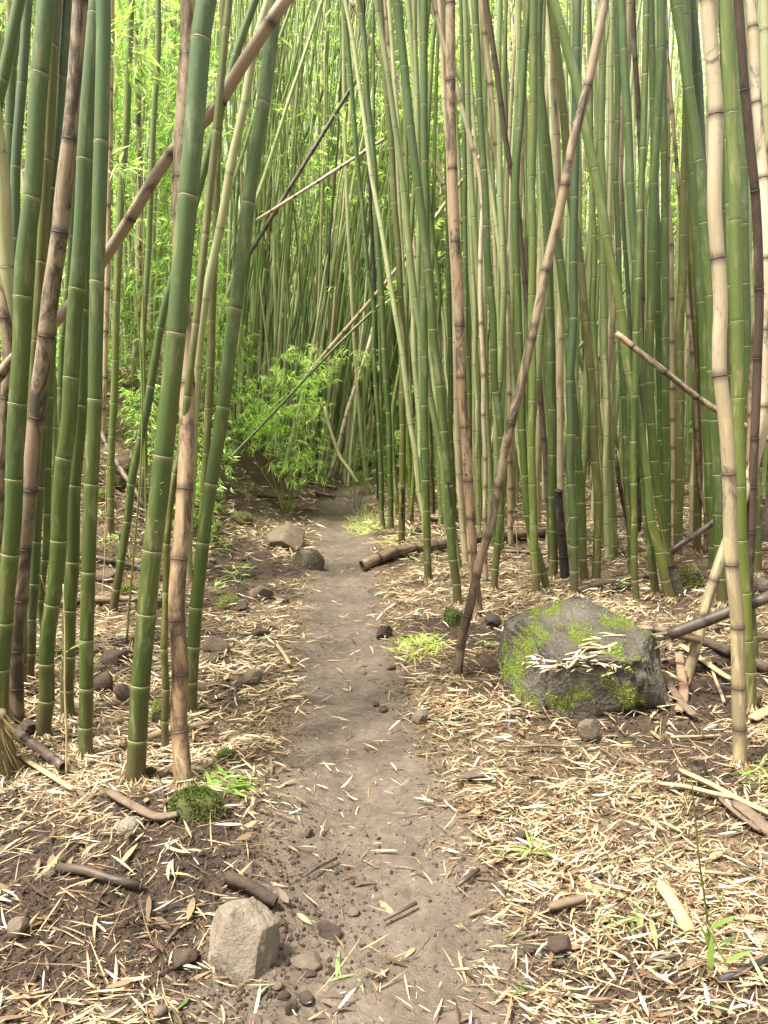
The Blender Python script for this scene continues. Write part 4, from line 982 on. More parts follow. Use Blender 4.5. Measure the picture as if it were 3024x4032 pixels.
ROCKS = [
 (778,3535,1092,3915,'L','big pale angular rock beside the path at the lower left',101,.36,.8),
 (1135,3762,1286,3832,'B','flat pale stone bedded in the path right of the big pale rock',102,.55,.8),
 (632,3748,772,3848,'D','dark soil-covered rock left of the big pale rock',103,.45,.9),
 (18,3622,112,3732,'B','small pinkish rock near the left edge above the bottom corner',104,.35,.9),
 (434,3212,552,3278,'L','flat tan stone slab at the top of the loose soil heap',105,.45,.9),
 (563,3036,620,3092,'G','small squarish mossy stone right of the thickest green stem foot',106,.25,.9),
 (588,2734,664,2874,'G','rounded grey rock behind the gap between the two thickest stems',107,.25,.9),
 (440,2690,512,2776,'B','wedge-shaped pinkish stone left of the thickest green stem',108,.25,.8),
 (366,2650,452,2752,'D','dark brown rock right of the straight green stem, behind the wedge stone',109,.25,.8),
 (60,2836,142,2930,'D','dark rock at the foot of the moss-footed stem',110,.25,.9),
 (386,2556,520,2625,'D','long dark rock behind the straight green stem, in pale litter',111,.35,.8),
 (793,2507,897,2600,'B','pale tent-shaped rock right of the leaning green stem foot',112,.25,.7),
 (808,2568,868,2628,'B','small rough stone touching the pale tent-shaped rock',113,.3,.9),
 (1012,2062,1186,2185,'B','pointed brown rock jutting beside the far path on its left',114,.35,1.1),
 (1140,2168,1272,2256,'G','rounded mossy log-like rock on the left edge of the path',115,.42,.6),
 (978,2294,1070,2372,'B','slanting brown rock with dark underside left of the middle path',116,.3,.8),
 (925,2370,984,2420,'D','dark brown clod left of the slanting brown rock',117,.3,.9),
 (1093,2355,1135,2380,'D','small black stone just right of the slanting brown rock',118,.3,.9),
 (985,2476,1062,2524,'D','oval dark stone on the left margin of the middle path',119,.3,.9),
 (952,2640,1030,2715,'B','two-toned rock low on the left margin of the path',120,.35,.8),
 (1482,2458,1545,2530,'D','dark reddish clod on the right margin of the path before the grass tuft',121,.25,.8),
 (1900,2422,1974,2488,'K','black rough stone left of the mossy boulder',122,.2,.8),
 (1619,2796,1700,2862,'B','brown angular rock on the right margin of the path',123,.3,.8),
 (1816,3038,1928,3096,'G','oval pitted grey stone on the right margin of the path',124,.2,.8),
 (2268,2838,2372,2946,'B','angular tan rock standing in litter before the mossy boulder',125,.15,.7),
 (2024,3278,2088,3336,'D','triangular dark stone behind a small round one, right litter',126,.25,.7),
 (2042,3318,2092,3362,'B','small round tan pebble in front of the triangular dark stone',127,.2,.9),
 (2158,3690,2268,3790,'D','round dark rock in the litter at the lower right',128,.25,.9),
 (2190,3790,2240,3830,'D','small dark clod in front of the round dark rock',129,.3,.9),
 (2060,3730,2112,3770,'D','small dark clod left of the round dark rock',130,.3,.9),
 (2968,3680,3050,3745,'L','pale rock cut by the right edge near the bottom',131,.3,.8),
 (2980,1950,3120,2180,'G','big grey rock at the right edge behind the stems',132,.3,.8),
 (2978,2280,3070,2345,'G','low grey rock at the right edge below the big one',133,.3,.8),
 (360,2245,452,2300,'B','low brown rock left of the thickest green stem beyond the poles',135,.35,.8),
 (1240,3636,1352,3712,'D','flat dark clod in the path right of the big pale rock',136,.55,.8),
 (1056,3882,1114,3924,'B','small flat stone in the path below the big pale rock',137,.4,.8),
 (586,3962,658,4036,'B','rounded stone at the bottom edge left of the big pale rock',138,.35,.9),
 (386,3992,474,4050,'B','grey-brown stone at the bottom edge farther left',139,.35,.9),
 (1264,3936,1358,3994,'B','half sunk stone at the bottom of the path',140,.5,.9),
 (1168,3262,1230,3302,'G','flat grey pebble set in the left margin of the near path',141,.5,.9),
 (160,3430,215,3480,'G','small grey pebble in the leaves at the left',142,.35,.9),
 (1110,3950,1170,4010,'D','dark sunk stone at the bottom of the path, left of the half sunk one',143,.5,.9),
 (1790,2030,1850,2060,'D','dark stone behind the upright tan stem',144,.3,.9),
 (700,2240,760,2290,'D','dark rock in the litter behind the slim olive stem',145,.3,.9),
 (2440,2160,2500,2200,'G','mossy grey stone beneath the right-hand stems',146,.35,.9),
]
MATK = dict(L=M_ROCK_L, B=M_ROCK_B, D=M_ROCK_D, G=M_ROCK_G, K=simple('black_stone', (0.03, 0.025, 0.022), (0.06, 0.05, 0.045), 14, 0.95, 0.9, 0.015))
for (a, b, c_, d_, m_, lab, sd_, snk, dk_) in ROCKS:
    big = (c_ - a) > 200
    pl = None
    if sd_ == 101: pl = [((-.8, -.25, .55), .66), ((.45, -.1, .85), .70), ((.08, -.78, .62), .58), ((-.45, -.85, -.1), .84), ((.9, -.4, .1), .80), ((.3, -.8, .5), .74), ((-.2, .3, .93), .86), ((-.9, .1, -.2), .95), ((.1, .9, .1), .8)]
    o, Vw = rock(a, b, c_, d_, MATK[m_], lab, sd_, sink=snk, depthk=dk_, planes=pl, sub=6 if sd_ == 101 else (5 if big else 4), rough=0.09)
    if sd_ in (107,): moss_on(o, Vw, ICO[4][1], 900, 0.62, sd_, 0.2, size=0.008)
    if sd_ in (106, 115, 146): moss_on(o, Vw, ICO[4][1], 1500, 0.50, sd_, 0.1, cols=((0.07, 0.08, 0.03), (0.16, 0.14, 0.06)), size=0.008)

# many small stones nobody could tell apart: individual copies of six shapes
STV = []
for j in range(6):
    V_, T_ = rock_geo(900 + j, None, 4, rough=0.12); STV.append(mk_mesh('stone', V_, None, T_, smooth=True)); STV[-1].materials.append([M_ROCK_D, M_ROCK_D, M_ROCK_B][j % 3])
rs = np.random.default_rng(5)
for (uc, vc, du_, dv_, nn, lo, hi, lab) in [(960, 2440, 130, 330, 46, .008, .032, 'small dark angular stone lying in the litter left of the path'),
        (1600, 2640, 180, 200, 22, .008, .026, 'small dark stone lying on the right margin of the path'),
        (560, 2620, 260, 200, 16, .010, .030, 'small stone among the feet of the left stand'),
        (1200, 3750, 200, 220, 20, .006, .020, 'small earthy stone near the big pale rock')]:
    for q_ in range(nn):
        u_ = uc + du_ * rs.uniform(-1, 1); v_ = vc + dv_ * rs.uniform(-1, 1); p_ = hit(u_, v_); r_ = lo * (hi / lo) ** (rs.random() ** 1.6)
        o = bpy.data.objects.new('stone', STV[int(rs.integers(0, 6))]); COL.objects.link(o)
        o.location = (p_[0], p_[1], p_[2] + r_ * 0.35); o.scale = (r_ * rs.uniform(.8, 1.4), r_ * rs.uniform(.8, 1.2), r_ * rs.uniform(.5, .9)); o.rotation_euler = (rs.uniform(-.4, .4), rs.uniform(-.4, .4), rs.uniform(0, 6.2))
        tag(o, lab, 'stone', lab.replace('stone', 'stones'))

def mound(u0, v0, u1, v1, label, seed, mat, nm, cols, cover=0.42, sink=0.35, name='mossy_mound', Yoff=0):
    du = (u1 - u0) * 0.02; u0, u1 = u0 - du, u1 + du; v0 = v0 + (v1 - v0) * 0.15; cover -= 0.04; sink = min(0.55, sink + 0.12)
    o, Vw = rock(u0, v0, u1, v1, mat, label, seed, name=name, sink=sink, cat='mossy mound', rough=0.34, planes=[((0, 0, 1), 0.97), ((0.3, -1, 0.3), 0.95)], group='mossy humps')
    moss_on(o, Vw, ICO[4][1], nm, cover, seed, -0.3, cols=cols, size=0.010)
    return o
GRN = ((0.045, 0.065, 0.012), (0.13, 0.17, 0.035)); BRI = ((0.12, 0.16, 0.02), (0.32, 0.38, 0.06))
mound(650, 3075, 862, 3262, 'dark green mossy mound at the foot of the thick orange-brown stem', 201, M_ROOTMOSS, 6500, GRN, 0.36)
mound(1748, 2385, 1832, 2482, 'small olive mossy hump at the foot of the stem leaning over the path', 202, M_ROOTMOSS, 1600, GRN, 0.4)
mound(2660, 2212, 2772, 2330, 'bright mossy rock behind the hollow grey stump', 203, M_ROCK_D, 3800, BRI, 0.45)
mound(850, 2330, 940, 2410, 'pale green mossy hump in the litter between the near left stems and the path', 204, M_ROCK_B, 2000, BRI, 0.5, 0.4)
mound(890, 2010, 985, 2065, 'yellow-green mossy rock at the foot of the left bank, beyond the leaning stem', 205, M_ROCK_B, 1500, BRI, 0.45)
mound(395, 1795, 520, 1945, 'dark mossy rock jutting from the left bank behind the poles', 206, M_ROCK_D, 1500, BRI, 0.66, 0.3)
mound(845, 2960, 925, 3010, 'low dark green moss cushion right of the tan hollow pole', 207, M_ROOTMOSS, 1500, GRN, 0.4, 0.5)
mound(360, 1930, 430, 1990, 'small mossy lump left of the slim green stem', 208, M_ROOTMOSS, 700, BRI, 0.5)
mound(196, 1430, 270, 1560, 'pale mossy rock high on the left bank behind the stems', 209, M_ROCK_G, 900, BRI, 0.6)
mound(452, 2290, 520, 2350, 'yellow-green moss hump behind the foot of the slanting stem', 210, M_ROOTMOSS, 900, BRI, 0.4)

def root_clump():
    f = hit(-8, 3040); origin = f.copy(); root = empty('root_clump', origin)
    C = catmull(np.array([f - [0, 0, .05], f + [0, 0, .1], f + [-.01, 0, .24]]), 0.02)
    V, Q_, T_, CP, _ = sweep(C - origin, np.linspace(0.075, 0.05, len(C)) * (1 + 0.1 * RG.random(len(C))), 16)
    ob('root_core', mk_mesh('root_core', V, Q_, T_), M_ROOT, root)
    nb = 260; th = RG.uniform(0, 2 * np.pi, nb); zz = RG.uniform(0.02, 0.26, nb); rr = 0.075 - zz * 0.08
    B = np.stack([np.cos(th) * rr, np.sin(th) * rr, zz], 1)
    D = np.stack([np.cos(th) * 0.5, np.sin(th) * 0.5, -np.ones(nb)], 1) + RG.normal(0, .15, (nb, 3))
    t = RG.random((nb, 1)); C2 = np.array((0.08, 0.07, 0.02)) * (1 - t) + np.array((0.26, 0.2, 0.09)) * t
    ob('root_fibres', blade_mesh('root_fibres', B, D, np.stack([np.cos(th), np.sin(th), 0 * th + .2], 1), RG.uniform(0.05, 0.11, nb), RG.uniform(0.004, 0.008, nb), RG.uniform(-.3, .2, nb), C2), M_DRY, root)
    tag(root, 'old fibrous brown root clump at the left edge below the thick edge stem', 'root clump')
root_clump()

def stump(u, v, wd, hpx, label, tilt=0.0):
    f = hit(u, v); r = wd * f[1] / (2 * F); h_ = hpx * f[1] / F; origin = f.copy()
    top = f + np.array([tilt * h_, 0, h_])
    C = catmull(np.array([f - [0, 0, .03], (f + top) / 2, top]), 0.02); n = 16
    root = empty('stump', origin)
    rad = np.linspace(r * 1.15, r * 0.9, len(C)) * (1 + 0.08 * RG.random(len(C)))
    V, Q_, T_, CP, _ = sweep(C - origin, rad, n, cap=False)
    V[-n:, 2] += RG.uniform(-0.006, 0.012, n)
    ob('stump_shell', mk_mesh('stump_shell', V, Q_), M_ROCK_G, root)
    V2 = V[-n:].copy(); c0 = V2.mean(0); inn = c0 + (V2 - c0) * 0.62; dp = inn - [0, 0, 0.05]
    Vv = np.concatenate([V2, inn, dp, [c0 - [0, 0, 0.05]]])
    Qv = [(i_ * n + j, i_ * n + (j + 1) % n, (i_ + 1) * n + (j + 1) % n, (i_ + 1) * n + j) for i_ in range(2) for j in range(n)]
    ob('hollow_end', mk_mesh('hollow_end', Vv, Qv, [(2 * n + j, 2 * n + (j + 1) % n, 3 * n) for j in range(n)]), M_HOLE, root)
    tag(root, label, 'stump', 'old rotten stumps')
stump(2668, 2350, 50, 120, 'hollow grey bamboo stump with a dark mouth, beside the bright mossy rock', -0.25)
stump(2750, 3060, 58, 52, 'short dark broken stump in front of the tall cream stem')

# ------------------------------------------------------------------ litter of dry leaves
PD = np.array([0, 0, 0, .12, .40, 0, .40, .04, .03, .01])
PAL = np.array([(0.72, 0.60, 0.40), (0.58, 0.45, 0.27), (0.64, 0.50, 0.32), (0.42, 0.29, 0.165), (0.24, 0.145, 0.08), (0.80, 0.71, 0.53), (0.10, 0.063, 0.038), (0.50, 0.45, 0.34), (0.30, 0.36, 0.20), (0.14, 0.22, 0.06)])
PW = np.array([.14, .15, .13, .17, .17, .04, .12, .04, .03, .01])
def leaf_cols(n, rg, p=PW):
    c = PAL[rg.choice(len(PAL), n, p=p / p.sum())]
    return np.clip(c * rg.uniform(0.60, 0.98, (n, 1)) * rg.uniform(0.95, 1.05, (n, 3)), 0, 0.9)
def dens(x, y):
    pm = path_mask(x, y); sm = soil_shade_mask(x, y)
    cl = fbm(x * 3.1, y * 3.1, 91, 3)
    c2_ = fbm(x * 9, y * 9, 95, 2)
    d = (0.30 + 1.0 * sst((cl - 0.34) / 0.26)) * (0.45 + 0.75 * sst((c2_ - 0.3) / 0.3)) * (1 - 0.93 * pm) * (1 - 0.92 * sm)
    dist = np.abs(x - path_x(y)) / path_w(y)
    d = d * (0.5 + 0.5 * sst((dist - 1.0) / 0.9))
    d = d * np.where((x > path_x(y)) & (dist > 1.1), 1.15, 1.0)
    return np.clip(d, 0, 1.5) / 1.5
def scatter_litter(n, y0, y1, lmin, lmax, wid, seed, z0=0.004, z1=0.02, detailed=True, pal=None):
    rg = np.random.default_rng(seed)
    y = rg.uniform(y0 ** 0.5, y1 ** 0.5, n * 3) ** 2
    x = rg.uniform(-1, 1, n * 3) * (0.56 * y + 0.35)
    kp = rg.random(len(x)) < dens(x, y); x, y = x[kp][:n], y[kp][:n]; m = len(x)
    a = rg.uniform(0, 2 * np.pi, m)
    # the leaves lie in loose drifts: bias by a slow field, mostly crosswise
    bias = fbm(x * 1.4, y * 1.4, 93, 2) * 2.4 - 1.2
    a = np.where(rg.random(m) < 0.45, bias + rg.normal(0, 0.45, m) + np.pi * (rg.random(m) < 0.5), a)
    D = np.stack([np.cos(a), np.sin(a), rg.normal(0, 0.16, m)], 1)
    N = np.stack([rg.normal(0, 0.38, m), rg.normal(0, 0.38, m), np.ones(m)], 1)
    L = rg.uniform(lmin, lmax, m) * np.where(rg.random(m) < 0.3, 0.6, 1)
    P = np.stack([x, y, H1(x, y) + rg.uniform(z0, z1, m)], 1) - D * L[:, None] * 0.5
    W = L * wid * rg.uniform(0.4, 1.25, m)
    return blades(P, D, N, L, W, rg.uniform(-0.22, 0.34, m), leaf_cols(m, rg, PW if pal is None else pal), detailed, side=0.15)
geo = join_geo([scatter_litter(19000, 1.3, 3.5, 0.028, 0.105, 0.09, 1, 0.003, 0.03), scatter_litter(23000, 3.2, 7.0, 0.035, 0.11, 0.10, 2, 0.004, 0.045), scatter_litter(26000, 1.3, 6.5, 0.02, 0.08, 0.16, 6, 0.0, 0.010, False, PD),
                scatter_litter(34000, 1.3, 5.2, 0.008, 0.034, 0.13, 4, 0.002, 0.02, False)])
me = mk_mesh('leaf_litter', geo[0], geo[1], geo[2], smooth=False); cattr(me, 'col', geo[3])
tag(ob('leaf_litter', me, M_DRY), 'pale dry bamboo leaves strewn over the forest floor', 'leaf litter', kind='stuff')
g1 = scatter_litter(26000, 6.3, 12.0, 0.06, 0.14, 0.13, 3, 0.01, 0.06, False)
me = mk_mesh('far_litter', g1[0], g1[1], g1[2], smooth=False); cattr(me, 'col', g1[3])
tag(ob('far_leaf_litter', me, M_DRY), 'dry leaves covering the ground among the farther stems', 'leaf litter', kind='stuff')

def scatter_bits(name, n, y0, y1, L, W, cols, seed, label, dfun, mat, tilt=0.12):
    rg = np.random.default_rng(seed)
    y = rg.uniform(y0 ** .5, y1 ** .5, n * 4) ** 2; x = rg.uniform(-1, 1, n * 4) * (0.56 * y + .3)
    kp = rg.random(len(x)) < dfun(x, y); x, y = x[kp][:n], y[kp][:n]; m = len(x)
    a = rg.uniform(0, 6.283, m); D = np.stack([np.cos(a), np.sin(a), rg.normal(0, tilt, m)], 1); Ls = rg.uniform(*L, m)
    t = rg.random((m, 1)); C = np.array(cols[0]) * (1 - t) + np.array(cols[1]) * t
    P = np.stack([x, y, H1(x, y) + rg.uniform(0.004, 0.022, m)], 1) - D * Ls[:, None] * .5
    me = blade_mesh(name, P, D, np.stack([rg.normal(0, .4, m), rg.normal(0, .4, m), np.ones(m)], 1), Ls, rg.uniform(*W, m), rg.uniform(-.3, .4, m), C, detailed=True)
    tag(ob(name, me, mat), label, name.replace('_', ' '), kind='stuff')
offp = lambda x, y: 1 - 0.8 * path_mask(x, y)
scatter_bits('sheath_fragments', 520, 1.4, 6.5, (0.04, 0.13), (0.010, 0.022), ((0.07, 0.045, 0.03), (0.36, 0.25, 0.14)), 55, 'brown curled culm sheaths lying among the dry leaves', offp, M_DRY)
scatter_bits('twig_scatter', 2600, 1.4, 7.0, (0.04, 0.24), (0.0015, 0.005), ((0.06, 0.04, 0.028), (0.45, 0.34, 0.2)), 56, 'thin dark and tan twigs scattered in the litter', offp, M_DRY)
scatter_bits('rootlets', 15000, 1.4, 6.5, (0.008, 0.045), (0.001, 0.003), ((0.03, 0.02, 0.014), (0.16, 0.10, 0.06)), 57, 'fine brown rootlets and fibres in the turned soil', lambda x, y: np.clip(soil_shade_mask(x, y) + .12 * offp(x, y), 0, 1), M_DRY, 0.8)

# leaves caught on the boulder's ledge
def boulder_leaves():
    rg = np.random.default_rng(44)
    c_, s_ = math.cos(PITCH), math.sin(PITCH)
    q = BW - np.array([0, 0, CAMH]); dep = q[:, 1] * c_ - q[:, 2] * s_; up_ = q[:, 1] * s_ + q[:, 2] * c_
    uu = 1512 + F * q[:, 0] / dep; vv = 2016 - F * up_ / dep
    P = []
    line = [(2080, 2610), (2180, 2625), (2280, 2615), (2340, 2560), (2400, 2510), (2440, 2620), (2350, 2635)]
    fr = q[:, 1] < np.median(q[:, 1]) + 0.25
    for _ in range(130):
        k_ = rg.integers(0, len(line) - 1); t = rg.random()
        if k_ == 4: continue
        u = line[k_][0] * (1 - t) + line[k_ + 1][0] * t + rg.normal(0, 22); v = line[k_][1] * (1 - t) + line[k_ + 1][1] * t + rg.normal(0, 13)
        j = np.argmin((uu - u) ** 2 + (vv - v) ** 2 + np.where(fr, 0, 1e6) + (q[:, 1] * 40)); P.append(BW[j] + [0, 0, 0.008])
    P = np.array(P); m = len(P); a = rg.normal(0.2, 0.8, m) + np.pi * (rg.random(m) < .5)
    D = np.stack([np.cos(a), np.sin(a), rg.normal(0.05, 0.15, m)], 1); L = rg.uniform(0.05, 0.12, m)
    me = blade_mesh('dry_leaves', P - D * L[:, None] * .5 - np.array(bo.location), D, np.stack([rg.normal(0, .3, m), -0.4 + 0 * a, 1 + 0 * a], 1), L, L * rg.uniform(.08, .13, m), rg.uniform(-.1, .2, m), leaf_cols(m, rg, np.array([.4, .2, .1, .05, .03, .2, 0, 0, .02, 0])), detailed=True)
    o = ob('dry_leaf_drift', me, M_DRY); o.location = bo.location
    tag(o, 'thin drift of dry leaves caught on the ledge of the mossy boulder', 'leaf litter', kind='stuff')
boulder_leaves()

# ------------------------------------------------------------------ soil crumbs and pebbles
def crumbs(name, n, dfun, smin, smax, mat, seed, label, y0=1.4, y1=6.5, sub=1):
    rg = np.random.default_rng(seed); V0, T0 = ICO[sub]
    y = rg.uniform(y0 ** 0.5, y1 ** 0.5, n * 6) ** 2; x = rg.uniform(-1, 1, n * 6) * (0.54 * y + 0.2)
    kp = rg.random(len(x)) < dfun(x, y); x, y = x[kp][:n], y[kp][:n]; m = len(x)
    s = smin * (smax / smin) ** (rg.random(m) ** 1.8)
    V = V0[None] * (1 + rg.normal(0, 0.16, (m, len(V0), 1))) * (s[:, None] * rg.uniform(0.6, 1.2, (m, 3)))[:, None, :]
    a = rg.uniform(0, 6.3, m); c_, s_ = np.cos(a)[:, None], np.sin(a)[:, None]
    V = np.stack([V[..., 0] * c_ - V[..., 1] * s_, V[..., 0] * s_ + V[..., 1] * c_, V[..., 2] * (0.45 if sub == 2 else 0.8)], -1)
    V = V + np.stack([x, y, H1(x, y) + s * (-0.05 if sub == 2 else 0.15)], 1)[:, None, :]
    T = (T0[None] + (np.arange(m) * len(V0))[:, None, None]).reshape(-1, 3)
    me = mk_mesh(name, V.reshape(-1, 3), None, T, smooth=False)
    tag(ob(name, me, mat), label, name.replace('_', ' '), kind='stuff')
crumbs('soil_crumbs', 26000, lambda x, y: np.clip(soil_shade_mask(x, y) * 1.0 + 0.10 * (1 - path_mask(x, y)), 0, 1), 0.0015, 0.010, M_SOIL, 5, 'dark loose crumbs of turned soil')
edge = lambda x, y: np.clip(1 - np.abs(np.abs(x - path_x(y)) / path_w(y) - 1.15) / 0.8, 0.04, 1) * 0.8
crumbs('path_stones', 260, lambda x, y: path_mask(x, y) * np.clip((2.7 - y) / 1.0, 0.03, 1), 0.006, 0.026, M_ROCK_P, 12, 'small earthy stones bedded in the near footpath', sub=2)
crumbs('gravel', 7000, edge, 0.001, 0.007, M_ROCK_D, 6, 'small dark gravel and clods along the path margins')
crumbs('pale_gravel', 2600, lambda x, y: edge(x, y) * 0.8 + 0.25 * path_mask(x, y), 0.001, 0.008, M_ROCK_B, 8, 'fine paler grit scattered over the footpath')

# ------------------------------------------------------------------ living leaves
GP = np.array([(0.13, 0.21, 0.055), (0.20, 0.29, 0.085), (0.27, 0.35, 0.12), (0.09, 0.155, 0.05), (0.36, 0.39, 0.21)])
def green_cols(n, rg, k_=1.0, bright=0):
    p = np.array([.28, .28, .14, .22, .08]) if not bright else np.array([.15, .3, .35, .03, .17])
    c = GP[rg.choice(5, n, p=p / p.sum())]
    return np.clip(c * rg.uniform(0.7, 1.25, (n, 1)) * k_, 0, 0.9)
def sprays(P, D, nper, L0, L1, wid, rg, k_=1.0, bright=0, droop=0.35, detailed=False, spread=0.9):
    """fans of leaves: each spray at P along D"""
    m = len(P); Pn = np.repeat(P, nper, 0); Dn = np.repeat(unit(D), nper, 0)
    n = len(Pn); t = np.tile(np.linspace(0, 1, nper), m)
    side = rg.normal(0, spread * 0.55, (n, 3)); side[:, 2] *= 0.55
    Dl = unit(Dn + side + np.array([0, 0, -droop]) * rg.uniform(0.3, 1.5, (n, 1)))
    L = rg.uniform(L0, L1, n)
    Pp = Pn + Dn * (t * L0 * 1.3)[:, None] + rg.normal(0, 0.008, (n, 3))
    N = np.array([0, 0, 1.0]) + rg.normal(0, 0.5, (n, 3))
    return blades(Pp, Dl, N, L, L * wid * rg.uniform(.8, 1.2, n), rg.uniform(0.0, 0.35, n), green_cols(n, rg, k_, bright), detailed)

def crown_proto(seed, zlo, zhi, nb, side=0.65, nper=7):
    rg = np.random.default_rng(seed)
    z = rg.uniform(zlo, zhi, nb); a = rg.uniform(0, 2 * np.pi, nb)
    rad = rg.uniform(0.08, 1, nb) * side
    cx = 0.05 * np.clip(z - 5, 0, 9) ** 1.5 * 0.5
    P = np.stack([cx + np.cos(a) * rad, np.sin(a) * rad, z + rad * 0.25], 1)
    D = np.stack([np.cos(a), np.sin(a), rg.normal(-0.1, 0.3, nb)], 1)
    return sprays(P, D, nper, 0.08, 0.14, 0.14, rg, 1.0, bright=(seed % 2))
def mesh_of(name, g_):
    me = mk_mesh(name, g_[0], g_[1], g_[2], smooth=False); cattr(me, 'col', g_[3]); me.materials.append(M_LEAF); return me
CROWNS = [mesh_of('crown', crown_proto(300 + j, (1.6, 2.4, 3.0, 2.6, 3.4, 4.0)[j], (5.5, 5.5, 5.5, 8.0, 8.0, 8.0)[j], 70, 0.8)) for j in range(6)]
SHAPES = []
for j in range(14):
    rg = np.random.default_rng(500 + j)
    H_ = rg.uniform(8.5, 9.5); zz = np.linspace(-0.1, H_, 9)
    bend = 0.05 * np.clip(zz - 5, 0, 9) ** 1.5 * 0.5
    C = np.stack([bend + np.cumsum(rg.normal(0, 0.03, 9)), np.cumsum(rg.normal(0, 0.025, 9)), zz], 1)
    r0 = rg.uniform(0.024, 0.038)
    kind = 'gpglnlpggnpdgl'[j]
    me, *_ = culm_mesh('stalk', catmull(C, 0.15), r0, r0 * 0.35, 7, kink=0.006)
    me.materials.append({'g': M_BG1, 'l': M_BG1, 'p': M_BG2, 'n': M_BG3, 'd': M_BROWN}[kind]); SHAPES.append((me, kind))

rgb = np.random.default_rng(77); placed = []
colname = {'g': 'green', 'l': 'green', 'o': 'olive', 't': 'green', 'p': 'pale', 'n': 'tan dead', 'b': 'brown dead', 'd': 'brown dead'}
def bg_ok(x, y, dmin):
    if abs(x - path_x(y)) < 0.5 and y < 11.4: return False
    if x < 0 and x > -2.6 * y / 9 and y < 6.9: return False
    for (a, b) in placed:
        if (a - x) ** 2 + (b - y) ** 2 < dmin * dmin: return False
    return True
for s in S: placed.append((float(s['C'][1][0]), float(s['C'][1][1])))
nbg = 0; tries = 0
while nbg < 196 and tries < 20000:
    tries += 1
    y = rgb.uniform(6.3, 14.5); bx = rgb.uniform(-0.56, 0.56)
    if nbg < 50: y = rgb.uniform(5.9, 9.5); bx = rgb.uniform(0.07, 0.56)
    x = bx * y
    if y < 7.6 and (x < 0.2): continue
    if -0.24 < bx < 0.02 and y < 10.6: continue
    if not bg_ok(x, y, 0.15 if nbg < 50 else 0.19): continue
    placed.append((x, y))
    j = rgb.choice(14, p=np.array([10, 9, 10, 8, 8, 6, 9, 8, 5, 7, 6, 4, 4, 3]) / 97.0)
    me, kind = SHAPES[j]
    if -0.30 < bx < 0.0 and y > 8: ln = rgb.normal(7, 5)
    elif bx >= 0: ln = rgb.normal(-2.5, 2.5)
    else: ln = rgb.normal(2.5, 3)
    if rgb.random() < 0.05 and y > 9 and not (-0.2 < bx < 0.1): ln = rgb.choice([-1, 1]) * rgb.uniform(18, 38)
    z = float(H1(x, y)) + 0.0
    root = empty('bamboo', (x, y, z))
    root.rotation_euler = (R(rgb.normal(0, 2)), R(ln), 0); 
    sc = rgb.uniform(0.85, 1.15); root.scale = (sc, sc, 1.0)
    rz = rgb.uniform(-0.9, 0.9) + (np.pi if bx > 0 else 0)
    o = bpy.data.objects.new('stalk', me); COL.objects.link(o); o.parent = root; o.rotation_euler = (0, 0, rz)
    if kind not in 'nbd' and (bx < 0.0 or y > 10.5):
        o = bpy.data.objects.new('crown', CROWNS[int(rgb.integers(0, 3)) + (3 if y > 10.5 else 0)]); COL.objects.link(o); o.parent = root; o.rotation_euler = (0, 0, rgb.uniform(0, 6.28))
    zone = 'on the slope left of the path' if bx < -0.16 else ('where the stems close over the far end of the path' if bx < 0.03 else 'in the dense rear rows on the right')
    tag(root, f"thin {colname[kind]} stem standing {zone}", 'bamboo', f"{colname[kind]} stems {zone}")
    nbg += 1

# the farther thicket nobody could count
def thicket():
    rg = np.random.default_rng(9)
    items, cps, ncs = [], [], []
    n = 1900
    for q_ in range(n):
        y = 10.9 + 19 * rg.random() ** 1.35; bx = rg.uniform(-0.6, 0.6) if rg.random() < .75 else rg.uniform(-0.2, 0.06)
        if bx > 0.08 and rg.random() < 0.45: continue
        x = bx * y
        if q_ < 110: y = rg.uniform(7.8, 13); bx = rg.uniform(0.08, 0.6); x = bx * y
        if abs(x - path_x(min(y, 15.5))) < 0.4 and y < 11.6: continue
        z = float(H1(x, y)); L = max(3.0, (0.47 * y + 2.3 - z) * rg.uniform(1.0, 1.15))
        ln = math.tan(R(rg.normal(6, 6) if -0.3 < bx < 0.02 else rg.normal(-2 if bx > 0 else 3, 3)))
        t = np.linspace(0, 1, 14)
        C = np.stack([x + ln * t * L, y + rg.normal(0, 0.2) * t, z - 0.1 + t * L], 1) + RG.normal(0, 0.012, (14, 3))
        r_ = rg.uniform(0.016, 0.030)
        V, Q_, T_, CP, _ = sweep(C, r_ * (1 - 0.6 * t), 5, cap=False)
        k_ = rg.random(); cc = (0.20, 0.27, 0.10) if k_ < .5 else ((0.44, 0.50, 0.27) if k_ < .86 else ((0.46, 0.39, 0.24) if k_ < .95 else (0.09, 0.07, 0.05)))
        cc = np.array(cc) * rg.uniform(0.8, 1.2)
        items.append((V, Q_, None, np.repeat(cc[None], len(V), 0)))
    return join_geo(items)
gth = thicket(); me = mk_mesh('bamboo_thicket', gth[0], gth[1]); cattr(me, 'col', gth[3])
M_FAR = leaf_material('far_stem', 0.0, 0.55)
tag(ob('bamboo_thicket', me, M_FAR), 'dense mass of far bamboo stems closing the view behind the path', 'bamboo thicket', kind='stuff')

